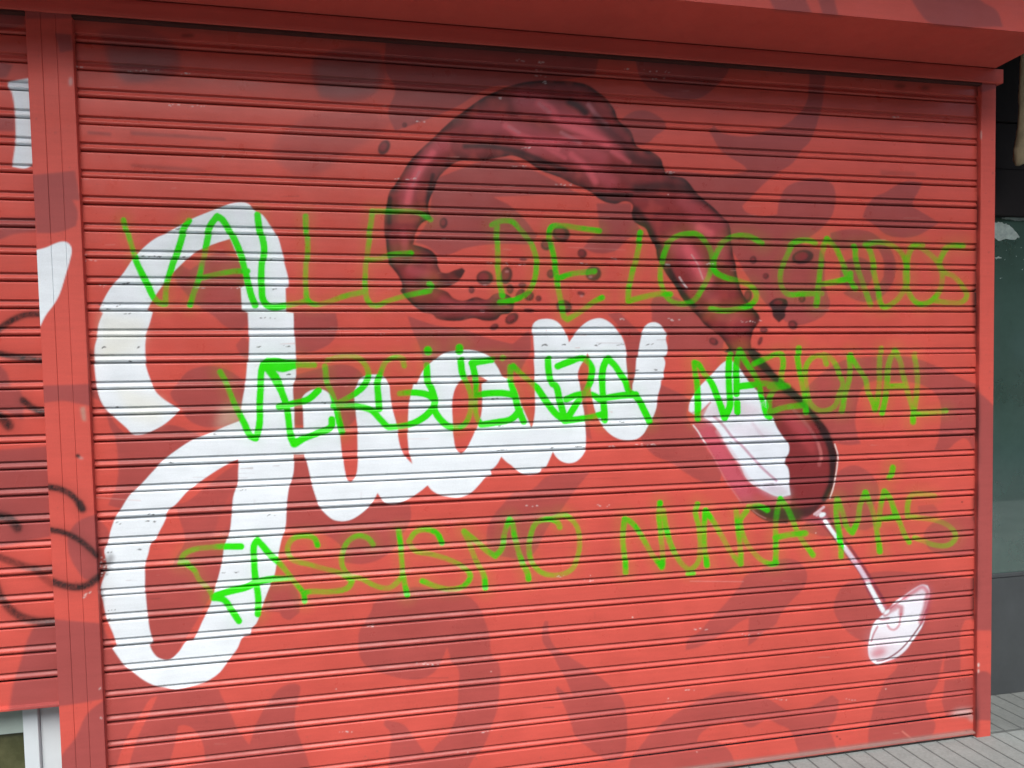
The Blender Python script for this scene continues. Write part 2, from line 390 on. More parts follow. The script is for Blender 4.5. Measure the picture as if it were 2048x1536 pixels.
def paint_wine(cv):
    """the arc of wine that leaps out of the glass"""
    outline = (T(2, 1, '1910,1250 1905,1190 1930,1110 1985,1020 1980,990 1930,930 1880,870 1840,800 1810,700 1790,600 1760,480 1740,260 1690,200 1600,110 1510,40 1470,0')
        + T(2, 0, '1380,1430 1240,1390 1210,1330 1190,1270 1120,1215 1000,1170 950,1050 850,960 820,880 750,790 690,740 600,680 500,655 350,645 200,645 80,660')
        + T(1, 0, '2048,680 1950,715 1800,790 1700,860 1580,950 1480,1040 1400,1120 1300,1210 1220,1300 1160,1400 1100,1490')
        + T(1, 1, '1070,0 1050,90 1030,200 1030,340 1040,470 1060,570 1100,620 1150,690 1170,760 1150,790 1200,850 1260,910 1330,960 1420,985 1440,1010 1530,1030 1640,1030 1740,1010 1830,1030 1930,1020 1960,985 2030,970 2060,930 2048,850 1980,810 1900,820 1850,860 1760,840 1650,870 1580,850 1530,800 1440,770 1530,760 1580,740 1640,690 1675,630 1650,605 1590,625 1520,650 1480,640 1450,570 1440,520 1400,470 1330,440 1250,420 1270,360 1290,310 1330,250 1410,215 1400,190 1380,120 1400,40')
        + T(1, 0, '1420,1536 1450,1440 1540,1340 1620,1290 1780,1290 1900,1270 1980,1255')
        + T(2, 0, '0,1245 100,1280 220,1360 380,1420 500,1480 560,1500')
        + T(2, 1, '640,10 700,55 760,85 840,95 900,75 950,85 970,110 960,170 975,230 1020,265 1070,290 1100,350 1140,440 1160,540 1200,600 1250,680 1310,760 1340,820 1380,880 1430,940 1490,1000 1540,1060 1620,1120 1680,1180 1730,1250 1690,1280 1760,1300 1850,1380 1930,1330 1990,1300'))
    reg, m = cv.fill_mask(outline, 0.9)
    y0, y1, x0, x1 = reg
    mb = m.astype(np.float32)
    ero = np.clip((blur(mb, 11) - 0.60) / 0.38, 0, 1)            # 0 along the brushed rim, 1 inside
    n1 = blur(rng.standard_normal(mb.shape).astype(np.float32), 9) * 30
    body = np.clip(ero + 0.20 * n1 * ero, 0, 1)[..., None]
    shade = WDARK * (1 - body) + WINE * body
    s = cv.c[y0:y1, x0:x1]; s += (mb * (.95 - .22 * np.clip(blur(rng.standard_normal(mb.shape).astype(np.float32), 7) * 16, 0, 1)))[..., None] * (shade - s)
    cv.id[y0:y1, x0:x1][mb > .5] = 2
    keep = np.zeros((CH, CW), np.float32); keep[y0:y1, x0:x1] = np.clip(mb * 1.02, 0, 1)
    def st(strokes, col, soft=.8): cv.lay(cv.field(strokes, soft) * keep, col)
    q = 2.953
    def L(ox, oy, z, s, w, a): return [(p[0], p[1], w, a) for p in V(ox, oy, z, s)]
    W3 = lambda s, w, a: L(740, 140, q, s, w, a)
    W4 = lambda s, w, a: L(1160, 300, 3.339, s, w, a)
    # broad lighter wine
    st([W3('215,800 235,700 290,580 380,470 430,440', 26, .75), W3('900,180 1020,215 1180,290 1360,370 1480,460', 34, .75),
        W3('640,320 820,340 1010,400 1200,450 1360,520', 30, .7), W3('960,460 1150,490 1280,560 1420,660', 26, .65),
        W3('200,950 200,1060', 12, .45), W3('240,1180 330,1210', 18, .5), W3('430,1360 560,1390 690,1370 740,1330', 14, .35),
        W4('780,500 870,540 930,620 930,700', 30, .6), W4('640,620 740,720 830,860', 36, .8), W4('800,930 900,1000', 22, .4),
        W4('700,340 830,440 930,500', 26, .4), W4('960,1120 1060,1130', 26, .35)], WPINK * .85)
    st([W3('225,780 245,690 300,575 370,490', 12, .8), W3('1000,195 1070,240 1120,300 1250,360 1400,440', 16, .85), W3('1100,290 1320,300', 16, .6),
        W3('800,330 900,390 1060,420 1240,400 1400,440', 11, .7), W3('930,425 1010,440 1110,470', 9, .6), W3('1190,500 1270,570 1330,660', 12, .6),
        W3('1430,480 1530,540', 9, .5), W4('800,520 870,560', 15, .75), W4('710,650 770,760 850,880', 18, .7), W3('960,410 1150,520', 8, .5)], WPINK * 1.25)
    st([W3('1290,205 1330,260 1400,330', 8, .7), W3('1000,200 1060,250', 7, .6), W3('1130,370 1240,430', 7, .6), W3('820,335 880,370', 6, .6), W3('290,600 250,680', 4, .7)], np.array([.50, .17, .19]))
    st([W3('1180,190 1230,215 1270,250', 14, .9), W3('1330,290 1420,370 1500,440 1560,520 1700,560', 20, .7), W3('560,450 700,450 900,490 1000,530 1150,590', 10, .8),
        W3('430,340 520,300', 16, .5), W4('380,260 560,240 720,260', 20, .8), W4('380,400 450,500 520,640', 14, .8), W4('100,300 340,300', 10, .8),
        W3('370,620 350,720 345,800', 8, .8), W3('120,760 115,900', 9, .8), W4('600,800 680,950 760,1040', 10, .9)], WDARK)
    cv.line(W4('740,700 790,780 822,862', 1, 1), 2.6, (.62, .30, .30), .85, .5)
    cv.line(W4('665,850 690,890 715,920', 1, 1), 3, (.55, .45, .45), .8, .5)
    cv.line(W4('570,768 590,770', 1, 1), 4, (.6, .5, .5), .8, .5)
    cv.line(W3('655,1422 672,1424', 1, 1), 4, (.5, .3, .32), .7, .6)
    for e in ((809, 250, 5, 5, 0), (768, 295, 11, 16, .5), (888, 446, 8, 11, .1), (970, 556, 17, 15, 0), (1013, 551, 12, 18, .2), (1123, 468, 18, 16, .4), (1092, 490, 12, 11, 0), (1163, 507, 10, 9, .8),
              (1187, 547, 16, 15, 0), (1102, 548, 8, 9, 0), (1128, 613, 16, 13, .2), (1162, 587, 8, 4, .2), (1045, 519, 8, 3, 0), (1058, 592, 10, 10, 0), (1077, 597, 6, 6, 0), (1024, 637, 15, 10, -.6), (989, 654, 9, 6, -.5),
              (1045, 570, 8, 5, 0), (943, 580, 6, 7, 0), (1058, 621, 11, 4, .1), (1604, 514, 22, 14, -.2), (1604, 598, 7, 7, 0), (1586, 650, 10, 9, .6), (1496, 592, 8, 13, .1), (1505, 520, 7, 8, 0), (1532, 552, 6, 6, 0),
              (1426, 683, 10, 7, .5), (1519, 682, 4, 9, .4), (1528, 660, 8, 6, 0), (1040, 590, 8, 14, .5), (1020, 578, 7, 10, 0)):
        cv.ell(*e[:4], WDARK * 1.5, e[4], 1.3, .88)
        cv.ell(e[0] - e[2] * .15, e[1] - e[3] * .1, e[2] * .6, e[3] * .6, WINE * 1.25, e[4], 1.6, .75)
    cv.poly(S('1537,607 1548,598 1560,596 1572,598 1576,606 1570,622 1571,632 1558,645 1546,632 1544,620'), WDARK * 1.3, 1.0, .95)
    cv.ell(1556, 606, 9, 6, WINE, soft=2, a=.7)
    for x, y in ((1181, 554), (1014, 543), (1163, 592), (970, 571)): cv.ell(x, y, 4, 2, (.55, .25, .25), soft=1.2, a=.7)

def paint_glass(cv):
    """the tilted wine glass"""
    A = lambda s: V(1350, 680, 3.84, s)
    B = lambda s: V(1600, 1000, 4.39, s)
    # bowl: wine half, then the white half
    cv.poly(A('425,90 575,80 690,170 800,290 930,400 1000,480 1100,600 1170,680 1215,800 1240,880 1238,980 1222,1100 1180,1210 1110,1290 1000,1370 870,1388 740,1380 640,1335 585,1270 800,1230 800,900 560,400'), WINE * .95, 1.0, 1.0, pid=3)
    cv.poly(A('545,80 600,60 690,150 800,280 940,400 1010,490 1110,600 1180,690 1220,800 1242,890 1236,1000 1218,1110 1150,1250 1120,1230 1180,1080 1180,900 1140,760 1060,620 960,500 830,400 700,260 600,160'), WDARK, 2.0, .95)
    cv.poly(A('600,1275 760,1290 900,1290 1060,1270 1130,1240 1090,1310 1000,1372 870,1388 740,1380 650,1338'), WDARK * 1.25, 3.0, .85)
    cv.poly(A('500,200 560,230 700,300 800,400 920,500 980,600 1040,700 1080,850 1060,900 900,700 700,430 560,300'), WINE * 1.8, 5, .6)
    cv.poly(A('780,560 860,560 1000,640 1050,740 980,740 900,660'), WPINK * .8, 5, .6)
    cv.line(A('880,510 990,620 1070,730 1105,820 1118,900 1110,960'), 6, (.36, .10, .10), .75, .7)
    cv.line(A('1100,800 1120,870 1122,910'), 5, (.50, .14, .13), .7, .6)
    white = A('430,150 500,220 580,340 640,400 690,450 715,500 700,560 750,600 790,680 830,740 870,800 870,870 845,910 840,950 862,970 880,1040 877,1110 888,1190 800,1205 690,1160 600,1110 550,1060 500,960 450,900 400,820 350,720 290,640 215,590 270,480 200,540 140,570 105,545 110,490 180,370 290,260 380,170')
    cv.poly(A('130,640 215,590 290,640 350,740 420,860 500,980 560,1080 640,1140 780,1190 888,1200 888,1255 700,1262 520,1255 470,1180 400,1080 330,960 240,810 180,720'), PINK * .92, 2.5, .92, pid=3)
    cv.poly(A('150,650 230,610 330,760 480,1010 600,1170 560,1220 470,1170 340,950 220,770'), PINK * 1.1, 5, .6)
    cv.poly(A('560,1120 700,1180 870,1215 870,1250 640,1250'), WINE * 2.2, 6, .7)
    cv.poly(A('215,590 270,480 310,440 420,470 560,520 640,580 560,600 420,640 300,650'), (.62, .42, .48), 4, .75)
    cv.poly(white, WHITE * np.array([.98, .97, 1.0]), .8, 1.0, pid=3)
    cv.poly(A('205,548 275,478 360,450 600,500 690,560 560,590 460,590 330,610 260,620 215,590'), (.66, .52, .60), 6, .65)
    cv.poly(A('380,640 600,640 740,700 760,760 600,760 480,740'), (.70, .62, .70), 6, .5)
    cv.poly(A('640,1110 760,1100 870,1140 885,1195 800,1205 690,1165'), (.55, .42, .52), 6, .7)
    cv.line(A('300,590 370,650 440,740 520,820 600,910 690,1000 780,1080'), 4.5, (.50, .20, .30), .75, .7)
    cv.line(A('330,700 420,840 500,960 560,1060 640,1120'), 7, (.62, .42, .48), .5, .9)
    cv.line(A('600,640 680,740'), 6, (.62, .5, .58), .5, .9)
    cv.line(A('135,560 200,545 270,480'), 3.5, PINK, .6, .6)
    cv.line(A('145,655 180,700 215,760 245,800'), 2.2, (.75, .68, .68), .9, .4)
    cv.line(A('240,810 330,960 400,1090 470,1190 510,1250'), 2.2, (.60, .20, .20), .6, .6)
    cv.line(A('1225,800 1248,880 1248,960 1236,1040 1215,1140 1190,1215'), 2.2, (.78, .62, .58), .85, .5)
    cv.line(A('590,1300 650,1350 740,1390 860,1400'), 5, WDARK * 1.6, .75, .5)
    cv.line(A('600,1310 650,1345 700,1370'), 1.8, (.5, .2, .2), .6, .5)
    # stem
    cv.poly(B('0,150 120,140 200,90 260,60 270,140 280,200 180,210 60,190'), np.array([.34, .06, .08]), 3, .75, pid=3)
    cv.poly(B('165,150 230,130 320,280 430,440 540,600 640,760 720,890 770,940 740,1010 690,960 600,800 530,640 440,510 330,350 240,240'), np.array([.47, .15, .20]), 1.6, .95, pid=3)
    cv.line(B('262,165 330,265 450,430 560,595 660,755 740,880'), 5.5, np.array([.22, .035, .055]), .85, .6)
    cv.line(B('200,210 330,370 440,525 530,650 600,800 690,950'), 3.5, np.array([.25, .04, .06]), .8, .6)
    cv.line(B('222,182 300,290 400,425'), 6.5, WHITE, 1, .4)
    cv.line(B('395,420 505,575 600,725'), 8, WHITE * np.array([.88, .66, .76]), .95, .5)
    cv.line(B('596,725 672,865 735,975'), 8, WHITE, 1, .4)
    for s in ('130,125 170,95 212,62', '150,135 185,110'): cv.line(B(s), 4, (.72, .55, .6), .8, .6)
    cv.ell(*B('200,130')[0], 7, 4.5, WHITE, -.4, .8, 1)
    for s in ('470,540 540,555', '570,705 640,720'): cv.line(B(s), 5, PINK * .9, .6, .7)
    # foot
    foot = B('1140,800 1122,752 1080,742 1000,780 900,850 840,890 800,935 740,1000 690,1040 640,1100 610,1210 600,1300 620,1400 680,1448 740,1425 850,1382 930,1320 1000,1220 1080,1090 1112,950')
    cv.poly(B('1160,780 1122,745 1080,742 1060,900 1010,1050 900,1250 720,1440 860,1385 1000,1230 1100,1080 1150,900'), PINK * .6, 3, .6)
    cv.poly(foot, WHITE * np.array([.97, .90, .93]), .8, 1, pid=3)
    cv.poly(B('640,1130 800,1210 900,1280 800,1370 690,1405 640,1380 620,1290 625,1200'), (.62, .42, .48), 12, .45)
    cv.poly(B('1000,800 1110,760 1125,830 1090,900 1000,860 900,900'), (.58, .30, .38), 9, .5)
    cv.line(B('1115,960 1070,1070 990,1190 920,1280 840,1350 740,1405 680,1415'), 2.8, np.array([.22, .04, .06]), .85, .5)
    cv.line(B('1125,830 1100,960 1060,1070'), 10, PINK * .8, .8, .7)
    cv.line(B('1120,800 1080,765 1010,800 920,860'), 8, PINK, .75, .9)
    cv.line(B('960,830 880,890 800,950'), 2.5, PINK * .9, .7, .6)
    cv.line(B('680,1110 640,1190 625,1240'), 3, PINK * .8, .7, .7)
    cv.line(B('700,1060 640,1130 615,1220'), 2.2, WHITE, .9, .4)
    cv.ell(*B('690,1340')[0], 17, 9, PINK, -.35, 5, .75)
    cv.line(B('755,1000 800,950 855,932 893,945 890,1000'), 9, PINK * .85, .75, .8)
    cv.line(B('890,1000 880,1060 862,1110 825,1140 785,1128 768,1100'), 3.6, PINK, .65, .8)
    cv.line(B('745,1010 790,985 840,960'), 6, PINK * .9, .5, .8)
    cv.ell(*B('765,985')[0], 7, 3.5, WHITE, -.7, 1, .95)
    cv.line(B('690,1040 730,1050 780,1040'), 5, PINK * .8, .7, .7)

def paint_white(cv):
    """the white brush lettering"""
    outer = (T(0, 1, '1935,83 1850,93 1750,130 1660,165 1540,215 1330,330 1240,370 1100,490 980,660 890,760 830,860 792,945 825,968 790,1060 775,1160 755,1230 752,1330 760,1400 775,1536')
        + T(0, 2, '785,70 820,160 865,220 920,270 1010,350 1065,402 1140,402 1180,390 1300,330 1385,262 1440,205 1400,180 1300,115 1245,60 1220,0')
        + T(0, 1, '1170,1390 1155,1250 1165,1150 1195,1060 1222,962 1178,945 1210,880 1290,760 1380,650 1460,570 1560,480 1620,450 1720,410 1835,374 1880,480 1930,590 1955,700 1960,748 1926,765 1935,945 1985,966 1990,1150 1985,1300 1970,1500')
        + T(0, 2, '1945,100 1930,200 1925,292 1800,340 1700,385 1560,440 1430,520 1300,620 1240,680 1130,800 1040,890 970,1000 930,1060 885,1180 865,1270 840,1330 850,1400 862,1480 840,1536')
        + T(0, 3, '808,120 825,200 855,340 900,450 935,550 902,580 950,650 1000,715 1070,770 1150,830 1240,875 1320,890 1400,905 1480,895 1560,875 1660,840 1760,770 1840,660 1900,580 1945,490 2005,470 2010,420')
        + T(1, 3, '0,380 40,270 80,160 125,50 150,0')
        + T(1, 2, '175,1400 205,1250 235,1150 245,1000 265,830 295,720 303,620 305,555 320,500 320,400 308,355 305,200 300,0')
        + T(1, 1, '318,1500 312,1300 305,1150 300,968 240,960 235,770 262,757 260,700 235,600 200,470 160,340 110,260 50,180 0,155')
        + T(0, 1, '2030,140 1990,95'))
    hole = (T(0, 2, '1912,600 1820,640 1650,745 1500,860 1410,960 1340,1020 1325,1080 1275,1180 1245,1240 1213,1272 1185,1370 1165,1440')
        + T(0, 3, '1165,0 1165,130 1180,300 1195,420 1225,530 1197,550 1225,610 1270,655 1355,668 1430,610 1500,520 1545,515 1580,450 1620,360 1680,240 1720,110 1755,0')
        + T(0, 2, '1780,1430 1800,1290 1835,1200 1855,1050 1870,900 1900,800 1905,690'))
    cv.poly(outer, WHITE, .7, 1, pid=1, holes=[hole])
    uan = (T(1, 2, '200,355 308,355 380,355 375,200 370,110 430,55 510,40 570,65 620,130 645,200 660,280 675,400 690,550 710,700 735,775 760,785 795,740 815,600 815,400 795,200 790,50')
        + T(1, 1, '815,1536 830,1500 900,1465 960,1460 1020,1475 1060,1530')
        + T(1, 2, '1075,100 1090,200 1130,350 1155,490 1200,590 1250,640 1235,580 1220,450 1215,300 1225,150 1260,0')
        + T(1, 1, '1290,1536 1340,1430 1420,1350 1500,1290 1600,1270 1700,1263 1800,1285 1880,1330 1940,1410 1980,1480 2030,1500')
        + T(2, 2, '25,30 50,90 75,170 110,250 140,320 152,352 160,340 175,280 185,180 182,0')
        + T(2, 1, '185,1450 175,1300 165,1150 160,1100 175,1050 210,1025 270,1015 320,1020 370,1045 410,1095 435,1150 450,1205 490,1150 540,1090 600,1040 660,1015 720,1013 790,1050 850,1120 890,1200 910,1290 920,1400 928,1480')
        + T(2, 2, '928,0 932,50 945,85 962,50 966,0')
        + T(2, 1, '985,1480 1000,1330 1020,1200 1045,1110 1080,1060 1140,1042 1190,1065 1220,1110 1240,1135 1225,1160 1238,1250 1230,1300 1215,1320 1228,1360 1215,1450 1218,1490 1190,1510')
        + T(2, 2, '1190,0 1165,100 1150,200 1110,300 1085,350 1050,405 1000,440 920,450 850,435 790,400 740,350 690,280 660,200 640,100 625,0')
        + T(2, 1, '620,1440 620,1340 597,1285 575,1350 545,1400 530,1460')
        + T(2, 2, '540,0 550,60 560,150 575,230 580,300 590,350 595,440 588,520 560,575 510,620 450,633 390,615 350,580 325,540 290,620 265,665 235,675 225,700 180,722 90,720 25,680 0,655')
        + T(1, 2, '2000,620 1960,580 1920,650 1875,690 1880,730 1840,745 1800,790 1720,870 1640,905 1560,905 1470,885 1410,850 1375,810 1300,870 1230,915 1150,950 1090,962 1030,945 1000,910 975,870 950,920 900,985 830,1045 760,1085 690,1097 620,1085 560,1040 510,980 480,900 440,770 410,640 390,562 305,560 200,555'))
    counter = T(1, 2, '1600,20 1570,130 1572,300 1585,430 1610,530 1645,560 1680,530 1720,460 1760,370 1800,250 1810,150 1805,0') + T(1, 1, '1860,1510 1800,1475 1740,1462 1680,1480 1640,1510')
    cv.poly(uan, WHITE, .7, 1, pid=1, holes=[counter])
    # yellowed patches, and paint flaked down to black along the slat edges
    for s, a in (('200,625 290,640 290,680 200,720', .35), ('230,770 330,800 320,850 260,840', .35), ('190,700 280,690 285,710 200,720', .3), ('440,815 490,810 488,845 430,860', .3)):
        cv.poly(S(s), (.80, .78, .58), 9, a)
    chips = '360,458 372,459 358,460 310,513 319,513 301,513 288,513 361,514 248,568 255,566 202,609 236,611 217,618 253,627 204,694 206,695 280,694 256,723 234,813 426,868 341,926 306,1030 297,1043 310,1043 237,1046 489,980 283,1099 217,1104 446,1146 477,1145 222,1220 219,1240 532,517 548,578 524,636 539,636 517,693 574,693 577,693 579,749 646,806 600,864 1007,900 1004,901 1090,690 1085,690 1130,690 1195,690 1239,690 1075,749 1300,689 1277,740 1314,740 1150,893 1160,893 1165,892 1105,896 1461,884 1210,845 1245,844 540,1030 999,852 993,797'
    for p in S(chips):
        for k in range(3): cv.ell(p[0] + rng.normal(0, 4), p[1] + rng.normal(0, .8), rng.uniform(.8, 4.0), rng.uniform(.5, 1.2), (.05, .05, .05), rng.normal(-.15, .2), .4, .85)

